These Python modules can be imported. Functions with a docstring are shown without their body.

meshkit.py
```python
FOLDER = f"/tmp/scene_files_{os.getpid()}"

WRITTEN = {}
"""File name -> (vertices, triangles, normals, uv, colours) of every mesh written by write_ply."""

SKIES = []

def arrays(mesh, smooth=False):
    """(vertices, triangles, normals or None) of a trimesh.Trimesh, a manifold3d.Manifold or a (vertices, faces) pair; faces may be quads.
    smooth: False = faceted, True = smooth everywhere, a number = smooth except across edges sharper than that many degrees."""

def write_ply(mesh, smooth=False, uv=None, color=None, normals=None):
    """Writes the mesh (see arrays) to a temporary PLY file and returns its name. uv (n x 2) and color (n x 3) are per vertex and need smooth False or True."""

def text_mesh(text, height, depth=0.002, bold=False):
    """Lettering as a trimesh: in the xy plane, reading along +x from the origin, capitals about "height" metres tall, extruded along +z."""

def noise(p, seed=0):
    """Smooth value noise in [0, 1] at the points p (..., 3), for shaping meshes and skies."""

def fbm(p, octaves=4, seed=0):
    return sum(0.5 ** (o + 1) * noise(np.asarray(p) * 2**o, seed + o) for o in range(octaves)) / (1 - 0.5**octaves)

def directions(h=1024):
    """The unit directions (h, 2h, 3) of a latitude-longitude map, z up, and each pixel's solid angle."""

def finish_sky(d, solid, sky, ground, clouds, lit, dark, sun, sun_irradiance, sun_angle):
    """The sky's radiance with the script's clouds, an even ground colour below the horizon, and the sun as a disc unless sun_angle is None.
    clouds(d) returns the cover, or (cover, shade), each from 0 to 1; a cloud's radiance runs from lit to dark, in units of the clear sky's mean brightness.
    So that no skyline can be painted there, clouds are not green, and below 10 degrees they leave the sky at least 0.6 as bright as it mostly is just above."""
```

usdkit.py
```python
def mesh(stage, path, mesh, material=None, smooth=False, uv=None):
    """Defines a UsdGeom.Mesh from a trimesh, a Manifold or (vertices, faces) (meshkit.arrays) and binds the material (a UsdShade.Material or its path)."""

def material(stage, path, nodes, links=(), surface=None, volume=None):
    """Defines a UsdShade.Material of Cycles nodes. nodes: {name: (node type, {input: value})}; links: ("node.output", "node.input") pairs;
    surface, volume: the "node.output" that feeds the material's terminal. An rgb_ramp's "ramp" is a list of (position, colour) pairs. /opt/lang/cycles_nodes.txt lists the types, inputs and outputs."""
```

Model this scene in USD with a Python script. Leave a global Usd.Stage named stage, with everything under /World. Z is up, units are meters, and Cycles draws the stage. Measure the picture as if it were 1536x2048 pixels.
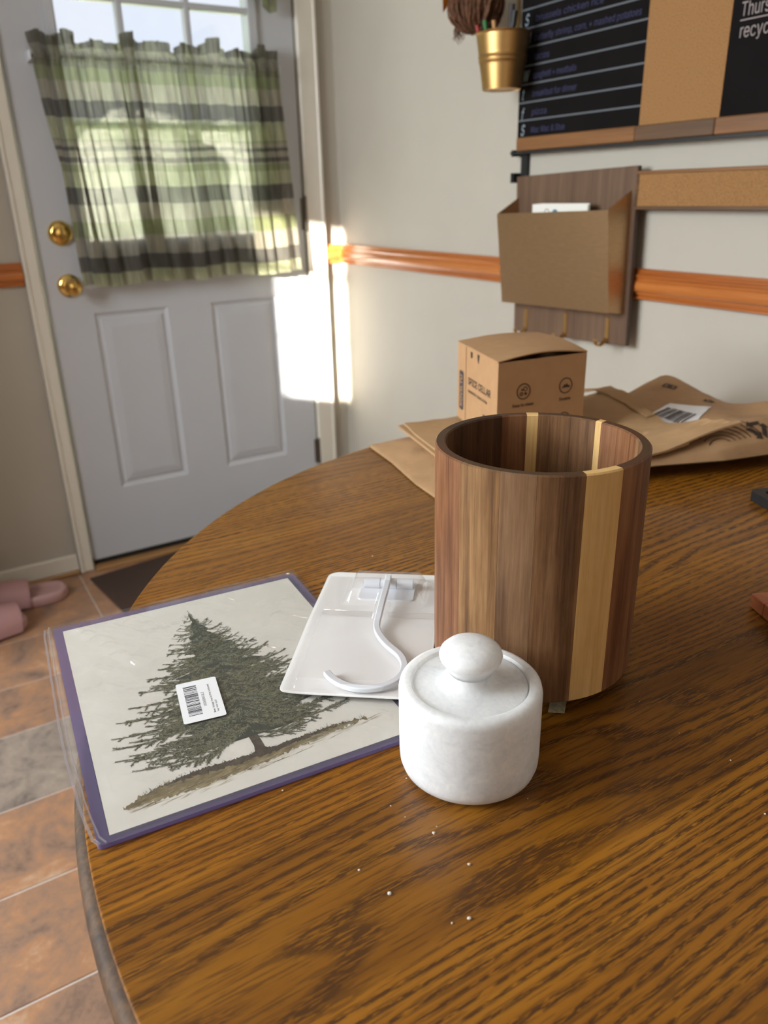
import math, random
import numpy as np, trimesh, manifold3d, shapely
import shapely.geometry as sg
from shapely import affinity
import usdkit, meshkit
from pxr import Usd, UsdGeom, UsdLux, UsdShade, Gf, Sdf, Vt

stage = Usd.Stage.CreateInMemory()
UsdGeom.SetStageUpAxis(stage, UsdGeom.Tokens.z)
UsdGeom.SetStageMetersPerUnit(stage, 1.0)
UsdGeom.Xform.Define(stage, '/World')
UsdGeom.Scope.Define(stage, '/World/Looks')
rng = np.random.default_rng(7)
A = np.array

# ------------------------------------------------------------------ camera
# room frame: corner of the two visible walls at the origin, door wall is x = 0, organiser wall is y = 0, floor z = 0
CAM = A([2.48934490, -1.35847112, 1.13621305]); YAW, PITCH, ROLL, FPX = 2.59747359, 0.391296057, -0.0244739678, 1548.74994
fw = A([math.cos(YAW) * math.cos(PITCH), math.sin(YAW) * math.cos(PITCH), -math.sin(PITCH)])
rt0 = A([math.sin(YAW), -math.cos(YAW), 0.0]); up0 = np.cross(rt0, fw)
rt = rt0 * math.cos(ROLL) + up0 * math.sin(ROLL); up = -rt0 * math.sin(ROLL) + up0 * math.cos(ROLL)
cam = UsdGeom.Camera.Define(stage, '/World/camera')
cam.AddTransformOp().Set(Gf.Matrix4d(*rt, 0, *up, 0, *(-fw), 0, *CAM, 1))
cam.CreateHorizontalApertureAttr(24.0)
cam.CreateFocalLengthAttr(24.0 * FPX / 1536.0)
cam.CreateFStopAttr(6.6)
cam.CreateFocusDistanceAttr(0.62)
cam.CreateClippingRangeAttr((0.02, 500.0))
cam.CreateExposureAttr(0.0)

# ------------------------------------------------------------------ light
SUN_D = A([-0.60, 1.0, -0.21])          # the way the low sun travels, in at the side wall's unseen narrow window


def look_along(prim, d, pos=None, upv=(0, 0, 1)):
    z = -A(d, float) / np.linalg.norm(d); x = np.cross(upv, z); x /= np.linalg.norm(x); y = np.cross(z, x)
    p = (0, 0, 0) if pos is None else pos
    UsdGeom.Xformable(prim).AddTransformOp().Set(Gf.Matrix4d(*x, 0, *y, 0, *z, 0, *map(float, p), 1))


dome_mat = usdkit.material(stage, '/World/Looks/sky', {
    'tc': ('geometry', {}), 'n': ('noise_texture', {'scale': 2.2, 'detail': 5.0, 'roughness': 0.55}),
    'r': ('rgb_ramp', {'ramp': [(0.35, (0.62, 0.74, 0.95)), (0.65, (0.93, 0.95, 1.0))]}),
    'b': ('background_shader', {'strength': 1.1})},
    [('tc.position', 'n.vector'), ('n.fac', 'r.fac'), ('r.color', 'b.color')], surface='b.background')
dome = UsdLux.DomeLight.Define(stage, '/World/sky_dome')
dome.CreateIntensityAttr(1.0)
UsdShade.MaterialBindingAPI.Apply(dome.GetPrim()).Bind(dome_mat)
sun = UsdLux.DistantLight.Define(stage, '/World/sun')
sun.CreateAngleAttr(0.7); sun.CreateNormalizeAttr(True); sun.CreateIntensityAttr(15.0); sun.CreateColorAttr(Gf.Vec3f(1.0, 0.93, 0.82))
look_along(sun.GetPrim(), SUN_D)


def rect_light(name, pos, d, w, h, power, col, upv=(0, 0, 1)):
    l = UsdLux.RectLight.Define(stage, '/World/' + name)
    l.CreateWidthAttr(w); l.CreateHeightAttr(h); l.CreateIntensityAttr(power); l.CreateColorAttr(Gf.Vec3f(*col))
    look_along(l.GetPrim(), d, pos, upv)
    return l


rect_light('window_daylight', (1.2, -3.00, 1.45), (0.08, 1, -0.75), 1.3, 1.3, 22.0, (0.89, 0.955, 1.0))  # out of view before the solid side wall; main light on organiser wall and table
rect_light('ceiling_lamp', (1.75, -2.6, 2.42), (0, 0, -1), 0.22, 0.22, 46.0, (1.0, 0.95, 0.86), upv=(0, 1, 0))  # unseen lamp, placed to light the table top and brass from above

rect_light('hall_daylight', (4.1, -1.3, 1.5), (-1, 0.05, -0.1), 1.2, 1.4, 0.9, (1.0, 0.95, 0.88))  # added soft fill from the camera side; the wall there has no opening

# ------------------------------------------------------------------ helpers
used = {}


def numbered(path):
    n = used.get(path, 0); used[path] = n + 1
    return path if n == 0 else f'{path}_{n:03d}'


def meta(prim, label=None, cat=None, group=None, kind=None):
    for k, v in (('label', label), ('category', cat), ('group', group), ('kind', kind)):
        if v: prim.SetCustomDataByKey(k, v)


def pth(parent):
    return '/World' if parent is None else (parent if isinstance(parent, str) else str(parent.GetPath()))


def obj(name, mesh, mat, parent=None, smooth=30, label=None, cat=None, group=None, kind=None, uv=None):
    m = usdkit.mesh(stage, numbered(pth(parent) + '/' + name), mesh, mat, smooth=smooth, uv=uv)
    meta(m.GetPrim(), label, cat, group, kind)
    return m.GetPrim()


def thing(name, label=None, cat=None, loc=(0, 0, 0), rz=0.0, group=None, kind=None, parent=None):
    x = UsdGeom.Xform.Define(stage, numbered(pth(parent) + '/' + name))
    if any(loc) or rz:
        x.AddTranslateOp().Set(Gf.Vec3d(*map(float, loc))); x.AddRotateZOp().Set(float(rz))
    meta(x.GetPrim(), label, cat, group, kind)
    return x.GetPrim()


def cat_(*ms):
    ms = [m if isinstance(m, trimesh.Trimesh) else trimesh.Trimesh(*meshkit.arrays(m)[:2], process=False) for m in ms]
    return trimesh.util.concatenate(ms)


def box(x0, x1, y0, y1, z0, z1, bev=0.0):
    if bev <= 0:
        m = trimesh.creation.box([x1 - x0, y1 - y0, z1 - z0]); m.apply_translation([(x0 + x1) / 2, (y0 + y1) / 2, (z0 + z1) / 2]); return m
    b = min(bev, (x1 - x0) / 2.01, (y1 - y0) / 2.01, (z1 - z0) / 2.01)
    pts = []
    for X in (x0, x1):
        for Y in (y0, y1):
            for Z in (z0, z1):
                sx, sy, sz = (1 if X == x0 else -1), (1 if Y == y0 else -1), (1 if Z == z0 else -1)
                pts += [(X, Y + sy * b, Z + sz * b), (X + sx * b, Y, Z + sz * b), (X + sx * b, Y + sy * b, Z)]
    return trimesh.convex.convex_hull(A(pts))


def frame(m, o, ex, ey, ez=None):
    ex, ey = A(ex, float), A(ey, float)
    ez = np.cross(ex, ey) if ez is None else A(ez, float)
    M = np.eye(4); M[:3, 0], M[:3, 1], M[:3, 2], M[:3, 3] = ex, ey, ez, o
    m = m.copy(); m.apply_transform(M); return m


def extrude(poly, h, z0=0.0):
    gs = getattr(poly, 'geoms', [poly]); out = []
    for g in gs:
        if g.area <= 0: continue
        e = trimesh.creation.extrude_polygon(g, h, engine='earcut'); e.apply_translation([0, 0, z0]); out.append(e)
    return trimesh.util.concatenate(out)


def flat(poly):
    out = []
    for g in getattr(poly, 'geoms', [poly]):
        if g.area <= 0: continue
        v, f = trimesh.creation.triangulate_polygon(g, engine='earcut')
        out.append(trimesh.Trimesh(np.c_[v, np.zeros(len(v))], f, process=False))
    m = trimesh.util.concatenate(out)
    n = m.face_normals[:, 2] < 0
    m.faces[n] = m.faces[n][:, ::-1]
    return m


def lathe(profile, n=64, center=(0, 0, 0), closed=False):
    p = A(profile, float); k = len(p); t = np.arange(n) * 2 * np.pi / n
    v = np.stack([p[None, :, 0] * np.cos(t)[:, None], p[None, :, 0] * np.sin(t)[:, None], np.broadcast_to(p[None, :, 1], (n, k))], -1).reshape(-1, 3)
    f = []
    for i in range(n):
        j = (i + 1) % n
        for a in range(k if closed else k - 1):
            b = (a + 1) % k
            f += [(i * k + a, j * k + a, j * k + b), (i * k + a, j * k + b, i * k + b)]
    m = trimesh.Trimesh(v + A(center), A(f), process=False)
    m.merge_vertices(); m.update_faces(m.nondegenerate_faces()); trimesh.repair.fix_normals(m)
    return m


def grid(fn, us, vs):
    U, V = np.meshgrid(us, vs, indexing='ij'); P = fn(U, V); nu, nv = U.shape
    i, j = np.meshgrid(np.arange(nu - 1), np.arange(nv - 1), indexing='ij'); a = (i * nv + j).ravel()
    f = np.r_[np.c_[a, a + nv, a + nv + 1], np.c_[a, a + nv + 1, a + 1]]
    return trimesh.Trimesh(P.reshape(-1, 3), f, process=False)


def sweep(path, sec, closed_ends=True):
    """sec: (k,2) section swept along a 3-D path (parallel transport)."""
    p = A(path, float); s = A(sec, float); t = np.gradient(p, axis=0); t /= np.linalg.norm(t, axis=1, keepdims=True)
    a = A([0, 0, 1.0]) if abs(t[0, 2]) < .9 else A([1.0, 0, 0])
    V = []
    for i in range(len(p)):
        a = a - t[i] * (a @ t[i]); a /= np.linalg.norm(a); b = np.cross(t[i], a)
        V.append(p[i] + s[:, :1] * b + s[:, 1:] * a)
    k = len(s); V = np.vstack(V); f = []
    for i in range(len(p) - 1):
        for j in range(k):
            q = (j + 1) % k; f += [(i * k + j, i * k + q, (i + 1) * k + q), (i * k + j, (i + 1) * k + q, (i + 1) * k + j)]
    for j in range(1, k - 1):
        f += [(0, j + 1, j), ((len(p) - 1) * k, (len(p) - 1) * k + j, (len(p) - 1) * k + j + 1)]
    m = trimesh.Trimesh(V, A(f), process=False); trimesh.repair.fix_normals(m); return m


def circ(r, n=12):
    t = np.arange(n) * 2 * np.pi / n; return np.c_[r * np.cos(t), r * np.sin(t)]


def rrect(x0, y0, x1, y1, r):
    return sg.box(x0 + r, y0 + r, x1 - r, y1 - r).buffer(r, 8)


def smooth_path(pts, n=60):
    from scipy.interpolate import CubicSpline
    p = A(pts, float); d = np.r_[0, np.cumsum(np.linalg.norm(np.diff(p, axis=0), axis=1))]
    return CubicSpline(d, p)(np.linspace(0, d[-1], n))


def ss(a, b, x):
    t = np.clip((x - a) / (b - a), 0, 1); return t * t * (3 - 2 * t)


def drape(m2, fz, maxe=0.006, lift=0.0):
    v, f = trimesh.remesh.subdivide_to_size(m2.vertices, m2.faces, maxe, max_iter=12)
    v = A(v); v[:, 2] = fz(v[:, 0], v[:, 1]) + lift
    return trimesh.Trimesh(v, f, process=False)


# ------------------------------------------------------------------ materials
def mat(name, nodes, links, surface, volume=None):
    return usdkit.material(stage, '/World/Looks/' + name, nodes, links, surface=surface, volume=volume)


def plain(name, col, rough=0.5, metal=0.0, spec=0.5, var=0.0, scale=30.0, bump=0.0, bscale=200.0, coat=0.0, sss=0.0, stretch=(1, 1, 1), rand=0.0, sheen=0.0):
    """Principled with a little procedural tone variation (var), relief (bump) and per-object tone (rand)."""
    c = A(col, float)
    nodes = {'g': ('geometry', {}), 'm': ('mapping', {'scale': stretch}), 'n': ('noise_texture', {'scale': scale, 'detail': 4.0, 'roughness': 0.6}),
             'r': ('rgb_ramp', {'ramp': [(0.3, tuple(np.clip(c * (1 - var), 0, 1))), (0.7, tuple(np.clip(c * (1 + var), 0, 1)))]}),
             'p': ('principled_bsdf', {'roughness': rough, 'metallic': metal, 'specular_ior_level': spec, 'coat_weight': coat, 'coat_roughness': 0.12, 'sheen_weight': sheen})}
    links = [('g.position', 'm.vector'), ('m.vector', 'n.vector'), ('n.fac', 'r.fac')]
    src = 'r.color'
    if rand:
        nodes['oi'] = ('object_info', {}); nodes['mr'] = ('map_range', {'from_min': 0, 'from_max': 1, 'to_min': 1 - rand, 'to_max': 1 + rand})
        nodes['hs'] = ('hsv', {}); links += [('oi.random', 'mr.value'), ('mr.result', 'hs.value'), (src, 'hs.color')]; src = 'hs.color'
    links.append((src, 'p.base_color'))
    if sss:
        nodes['p'][1].update({'subsurface_weight': sss, 'subsurface_scale': 0.008, 'subsurface_radius': (1.0, 0.9, 0.8)})
    if bump:
        nodes['bn'] = ('noise_texture', {'scale': bscale, 'detail': 3.0}); nodes['b'] = ('bump', {'strength': bump, 'distance': 0.002})
        links += [('m.vector', 'bn.vector'), ('bn.fac', 'b.height'), ('b.normal', 'p.normal')]
    return mat(name, nodes, links, 'p.BSDF')


def clear(name, tint, refl=0.05, rough=0.05, haze=0.0, hcol=(0.9, 0.9, 0.95), edge=0.55):
    """Thin clear plastic or pane: tinted transparency, mirror rising towards grazing angles from either side, and a touch of milky haze."""
    nodes = {'t': ('transparent_bsdf', {'color': tint}), 'gl': ('glossy_bsdf', {'color': (1, 1, 1), 'roughness': rough}),
             'lw': ('layer_weight', {'blend': 0.5}), 'pw': ('math', {'math_type': 'power', 'value2': 4.0}), 'ma': ('math', {'math_type': 'multiply_add', 'value2': edge, 'value3': refl}),
             'mx': ('mix_closure', {}), 'd': ('diffuse_bsdf', {'color': hcol}), 'm2': ('mix_closure', {'fac': haze})}
    return mat(name, nodes, [('lw.facing', 'pw.value1'), ('pw.value', 'ma.value1'), ('ma.value', 'mx.fac'), ('t.BSDF', 'mx.closure1'), ('gl.BSDF', 'mx.closure2'), ('mx.closure', 'm2.closure1'), ('d.BSDF', 'm2.closure2')], 'm2.closure')


def wood(name, cols, along='z', fine=260.0, broad=22.0, rough=0.42, coat=0.2, stretch=0.035, rand=0.0, contrast=1.0, shift=0.0):
    """Straight-grained wood: broad bands and fine pores, both stretched along one axis."""
    sc = [1.0, 1.0, 1.0]; sc['xyz'.index(along)] = stretch
    dk, md, lt = [A(c, float) for c in cols]
    nodes = {'g': ('geometry', {}), 'm': ('mapping', {'scale': tuple(sc), 'location': (shift, shift * 1.7, shift * .3)}),
             'n1': ('noise_texture', {'scale': broad, 'detail': 3.0, 'roughness': 0.55, 'distortion': 0.6}),
             'n2': ('noise_texture', {'scale': fine, 'detail': 4.0, 'roughness': 0.7}),
             'mixn': ('mix_float', {'fac': 0.42}),
             'r': ('rgb_ramp', {'ramp': [(0.5 - .17 / contrast, tuple(dk)), (0.5, tuple(md)), (0.5 + .17 / contrast, tuple(lt))]}),
             'b': ('bump', {'strength': 0.15, 'distance': 0.0008}),
             'p': ('principled_bsdf', {'roughness': rough, 'coat_weight': coat, 'coat_roughness': 0.2})}
    links = [('g.position', 'm.vector'), ('m.vector', 'n1.vector'), ('m.vector', 'n2.vector'), ('n1.fac', 'mixn.a'), ('n2.fac', 'mixn.b'), ('mixn.result', 'r.fac'),
             ('n2.fac', 'b.height'), ('b.normal', 'p.normal')]
    src = 'r.color'
    if rand:
        nodes['oi'] = ('object_info', {}); nodes['mr'] = ('map_range', {'from_min': 0, 'from_max': 1, 'to_min': 1 - rand, 'to_max': 1 + rand})
        nodes['hs'] = ('hsv', {}); links += [('oi.random', 'mr.value'), ('mr.result', 'hs.value'), (src, 'hs.color')]; src = 'hs.color'
    links.append((src, 'p.base_color'))
    return mat(name, nodes, links, 'p.BSDF')


M = {}
M['wall'] = plain('wall_paint', (0.475, 0.437, 0.37), 0.6, var=0.02, scale=6, bump=0.05, bscale=300, spec=0.35)
M['wall_out'] = plain('unseen_wall_brown', (0.30, 0.20, 0.12), 0.6)  # unseen back wall, brown chosen to keep bounce light low
M['ceiling'] = plain('ceiling_paint', (0.60, 0.59, 0.56), 0.8)
M['trimwhite'] = plain('casing_paint', (0.72, 0.67, 0.58), 0.35, var=0.015)
M['door'] = plain('door_paint', (0.53, 0.54, 0.57), 0.38, var=0.012, scale=9, bump=0.04, bscale=120)
M['black_rubber'] = plain('black_rubber', (0.008, 0.009, 0.008), 0.6)
M['railwood'] = wood('orange_oak', [(0.32, 0.085, 0.015), (0.47, 0.145, 0.03), (0.58, 0.21, 0.05)], 'x', fine=200, broad=30, rough=0.25, coat=1.0)
M['railwood_y'] = wood('orange_oak_short', [(0.32, 0.085, 0.015), (0.47, 0.145, 0.03), (0.58, 0.21, 0.05)], 'y', fine=200, broad=30, rough=0.28, coat=0.5)
M['thresh'] = wood('threshold_oak', [(0.22, 0.10, 0.035), (0.33, 0.17, 0.06), (0.40, 0.22, 0.09)], 'y', rough=0.45)
M['brass'] = plain('polished_brass', (0.78, 0.52, 0.16), 0.1, metal=1.0)
M['hinge'] = plain('dull_hinge_steel', (0.22, 0.19, 0.16), 0.4, metal=1.0)
M['brushed'] = plain('brushed_brass', (0.50, 0.325, 0.175), 0.42, metal=1.0, var=0.10, scale=60, stretch=(1, 1, 12), bump=0.03)
M['bucketbrass'] = plain('satin_brass', (0.58, 0.355, 0.135), 0.40, metal=1.0, var=0.04)
M['pane'] = clear('window_glass', (0.96, 0.97, 0.98), 0.04, 0.0)
M['mat'] = plain('dark_mat', (0.045, 0.022, 0.013), 0.95, var=0.35, scale=300, bump=0.5, bscale=500)
M['pink'] = plain('pink_foam', (0.44, 0.26, 0.245), 0.55, var=0.04, scale=40)
M['pinkdark'] = plain('pink_foam_strap', (0.40, 0.21, 0.205), 0.6)
M['grout'] = plain('pale_grout', (0.50, 0.42, 0.37), 0.9, var=0.1)
M['white_plastic'] = plain('white_plastic', (0.72, 0.74, 0.78), 0.3)
M['black'] = plain('black_metal', (0.012, 0.012, 0.013), 0.45)
M['slate'] = plain('chalkboard', (0.0085, 0.007, 0.007), 0.75, var=0.12, scale=12, spec=0.06)
M['ink'] = plain('dark_ink', (0.035, 0.02, 0.014), 0.7)
M['inkgrey'] = plain('grey_ink', (0.05, 0.04, 0.045), 0.7)
M['inkbar'] = plain('barcode_ink', (0.035, 0.035, 0.04), 0.7)
M['chalk'] = plain('chalk', (0.30, 0.25, 0.24), 0.9)
M['chalkline'] = plain('grey_line', (0.12, 0.135, 0.15), 0.8)
M['chalkletter'] = plain('pale_blue_letter', (0.24, 0.30, 0.34), 0.8)
M['chalkblue'] = plain('blue_chalk', (0.035, 0.038, 0.095), 0.9)
M['cork'] = plain('cork', (0.30, 0.15, 0.052), 0.9, var=0.30, scale=420, bump=0.4, bscale=500)
M['ledge'] = wood('ledge_wood', [(0.13, 0.052, 0.015), (0.215, 0.092, 0.028), (0.29, 0.135, 0.046)], 'x', fine=160, broad=25, rough=0.5, coat=0.1)
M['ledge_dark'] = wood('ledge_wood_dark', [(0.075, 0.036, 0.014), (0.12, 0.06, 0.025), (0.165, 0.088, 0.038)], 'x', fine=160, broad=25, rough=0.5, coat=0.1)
M['walnutboard'] = wood('greyed_walnut', [(0.080, 0.040, 0.021), (0.130, 0.071, 0.039), (0.190, 0.112, 0.064)], 'z', fine=130, broad=18, rough=0.55, coat=0.0)
M['walnutedge'] = plain('walnut_edge', (0.07, 0.04, 0.026), 0.6, var=0.1)
M['paper'] = plain('white_card', (0.80, 0.77, 0.70), 0.7)
M['blueink'] = plain('blue_ink', (0.03, 0.17, 0.25), 0.7)
M['kraft'] = plain('kraft_paper', (0.40, 0.235, 0.115), 0.62, var=0.10, scale=18, bump=0.25, bscale=90)
M['carton'] = plain('brown_carton', (0.44, 0.25, 0.118), 0.75, var=0.05, scale=60, bump=0.08, bscale=300)
M['cartonin'] = plain('flat_carton', (0.43, 0.262, 0.128), 0.72, var=0.06, scale=25, bump=0.08, bscale=300)
M['labelwhite'] = plain('label_white', (0.78, 0.78, 0.79), 0.5)
M['printpaper'] = plain('print_paper', (0.70, 0.665, 0.585), 0.6, var=0.035, scale=22)
M['needle_dark'] = plain('needle_dark', (0.040, 0.043, 0.028), 0.7, var=0.3, scale=300)
M['needle_mid'] = plain('needle_mid', (0.105, 0.105, 0.06), 0.7, var=0.3, scale=300)
M['needle_light'] = plain('needle_light', (0.27, 0.26, 0.155), 0.7, var=0.25, scale=300)
M['bark'] = plain('bark_print', (0.075, 0.055, 0.035), 0.7, var=0.5, scale=250)
M['soil'] = plain('soil_print', (0.20, 0.155, 0.075), 0.7, var=0.55, scale=260, stretch=(1, .35, 1))
M['soil_pale'] = plain('soil_pale_print', (0.42, 0.355, 0.22), 0.7, var=0.3, scale=300)
M['sleeve_rim'] = clear('purple_plastic', (0.80, 0.75, 0.90), 0.05, 0.06, 0.15, (0.47, 0.41, 0.64))
M['sleeve_top'] = clear('clear_sheet', (0.985, 0.985, 0.99), 0.02, 0.12, edge=0.3)
M['film'] = clear('clear_film', (0.965, 0.96, 0.965), 0.05, 0.10, 0.012, edge=0.45)
M['seam'] = clear('film_seam', (0.90, 0.87, 0.88), 0.10, 0.12, 0.08)
M['blister'] = clear('blister_plastic', (0.97, 0.96, 0.96), 0.05, 0.04, 0.03, edge=0.7)
M['cardwhite'] = plain('white_cardboard', (0.84, 0.825, 0.805), 0.55, var=0.012)
M['hookwhite'] = plain('hook_enamel', (0.75, 0.77, 0.81), 0.3, coat=0.3)
M['twine'] = plain('brown_twig', (0.13, 0.055, 0.025), 0.8, var=0.5, scale=120)
M['leaf'] = plain('orange_leaf', (0.62, 0.20, 0.012), 0.7, var=0.25, scale=60)
M['crumb'] = plain('crumb_white', (0.72, 0.66, 0.58), 0.8)
M['lawn'] = plain('lawn_green', (0.26, 0.38, 0.14), 0.95, var=0.4, scale=8)
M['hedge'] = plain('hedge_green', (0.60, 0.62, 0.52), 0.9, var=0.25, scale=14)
M['redwood'] = wood('red_wood', [(0.30, 0.085, 0.03), (0.46, 0.15, 0.06), (0.56, 0.21, 0.09)], 'x', fine=200, broad=40, rough=0.45)
M['green_tip'] = plain('green_pencil', (0.02, 0.14, 0.03), 0.5); M['red_tip'] = plain('red_pencil', (0.30, 0.02, 0.01), 0.5); M['wood_tip'] = plain('bare_pencil', (0.55, 0.28, 0.10), 0.6)

# oak table top: grain along y; strips with their own pattern, flame figure and dark pores
M['table'] = mat('golden_oak', {
    'g': ('geometry', {}), 's': ('separate_xyz', {}),
    'strip': ('math', {'math_type': 'divide', 'value2': 0.118}), 'fl': ('math', {'math_type': 'floor'}), 'wn': ('white_noise_texture', {'dimensions': '1D'}),
    'zoff': ('math', {'math_type': 'multiply', 'value2': 9.0}), 'cxyz': ('combine_xyz', {}),
    'mA': ('mapping', {'scale': (1.0, 0.16, 1.0)}), 'nA': ('noise_texture', {'scale': 9.0, 'detail': 2.0, 'roughness': 0.45}),
    'mulA': ('math', {'math_type': 'multiply', 'value2': 11.0}), 'mulX': ('math', {'math_type': 'multiply'}), 'fq': ('map_range', {'from_min': 0, 'from_max': 1, 'to_min': 48, 'to_max': 140}), 'sum': ('math', {'math_type': 'add'}),
    'frac': ('math', {'math_type': 'fraction'}), 'tri': ('math', {'math_type': 'pingpong', 'value2': 0.5}),
    'wn2': ('white_noise_texture', {'dimensions': '1D'}), 'fl2': ('math', {'math_type': 'add', 'value2': 37.3}), 'rc': ('map_range', {'from_min': 0, 'from_max': 1, 'to_min': 0.75, 'to_max': 1.35}), 'rm': ('math', {'math_type': 'multiply'}), 'tv': ('map_range', {'from_min': 0, 'from_max': 1, 'to_min': 0.80, 'to_max': 1.08}), 'hs': ('hsv', {}),
    'rings': ('rgb_ramp', {'ramp': [(0.0, (1, 1, 1)), (0.13, (0.95, 0.95, 0.95)), (0.27, (0.12, 0.12, 0.12)), (0.5, (0, 0, 0))]}),
    'mB': ('mapping', {'scale': (1.0, 0.075, 1.0)}), 'nB': ('noise_texture', {'scale': 1050.0, 'detail': 2.0, 'roughness': 0.6}),
    'poreA': ('rgb_ramp', {'ramp': [(0.42, (0, 0, 0)), (0.49, (1, 1, 1))]}),
    'pore': ('math', {'math_type': 'multiply'}),
    'mC': ('mapping', {'scale': (1.0, 0.04, 1.0)}), 'nC': ('noise_texture', {'scale': 560.0, 'detail': 3.0, 'roughness': 0.6}),
    'poreB': ('rgb_ramp', {'ramp': [(0.515, (0, 0, 0)), (0.60, (0.6, 0.6, 0.6))]}),
    'pmax': ('math', {'math_type': 'maximum'}),
    'base': ('rgb_ramp', {'ramp': [(0.25, (0.190, 0.066, 0.004)), (0.5, (0.280, 0.105, 0.007)), (0.75, (0.365, 0.148, 0.012))]}),
    'nD': ('noise_texture', {'scale': 40.0, 'detail': 5.0, 'roughness': 0.65}),
    'mix': ('mix', {'color2': (0.050, 0.018, 0.004)}),
    'pm': ('math', {'math_type': 'multiply', 'value2': 0.93, 'use_clamp': True}),
    'inv': ('math', {'math_type': 'subtract', 'value1': 1.0}), 'b': ('bump', {'strength': 0.25, 'distance': 0.0006}),
    'p': ('principled_bsdf', {'roughness': 0.42, 'specular_ior_level': 0.25, 'coat_weight': 0.35, 'coat_roughness': 0.2, 'coat_ior': 1.45})},
    [('g.position', 's.vector'), ('s.x', 'strip.value1'), ('strip.value', 'fl.value1'), ('fl.value', 'wn.w'), ('wn.value', 'zoff.value1'),
     ('s.x', 'cxyz.x'), ('s.y', 'cxyz.y'), ('zoff.value', 'cxyz.z'),
     ('cxyz.vector', 'mA.vector'), ('mA.vector', 'nA.vector'), ('nA.fac', 'mulA.value1'), ('s.x', 'mulX.value1'), ('wn.value', 'fq.value'), ('fq.result', 'mulX.value2'), ('mulA.value', 'sum.value1'), ('mulX.value', 'sum.value2'),
     ('sum.value', 'frac.value1'), ('frac.value', 'tri.value1'), ('tri.value', 'rings.fac'),
     ('cxyz.vector', 'mB.vector'), ('mB.vector', 'nB.vector'), ('nB.fac', 'poreA.fac'), ('rings.color', 'rm.value1'), ('fl.value', 'fl2.value1'), ('fl2.value', 'wn2.w'), ('wn2.value', 'rc.value'), ('rc.result', 'rm.value2'), ('rm.value', 'pore.value1'), ('wn.value', 'tv.value'), ('tv.result', 'hs.value'), ('base.color', 'hs.color'), ('poreA.color', 'pore.value2'),
     ('cxyz.vector', 'mC.vector'), ('mC.vector', 'nC.vector'), ('nC.fac', 'poreB.fac'), ('pore.value', 'pmax.value1'), ('poreB.color', 'pmax.value2'),
     ('mC.vector', 'nD.vector'), ('nD.fac', 'base.fac'), ('hs.color', 'mix.color1'), ('pmax.value', 'pm.value1'), ('pm.value', 'mix.fac'),
     ('mix.color', 'p.base_color'), ('pmax.value', 'inv.value2'), ('inv.value', 'b.height'), ('b.normal', 'p.normal')], 'p.BSDF')
M['table_edge'] = wood('dark_oak_edge', [(0.020, 0.009, 0.003), (0.060, 0.028, 0.009), (0.125, 0.060, 0.018)], 'z', fine=300, broad=60, rough=0.7, coat=0.0, stretch=0.8)

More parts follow.
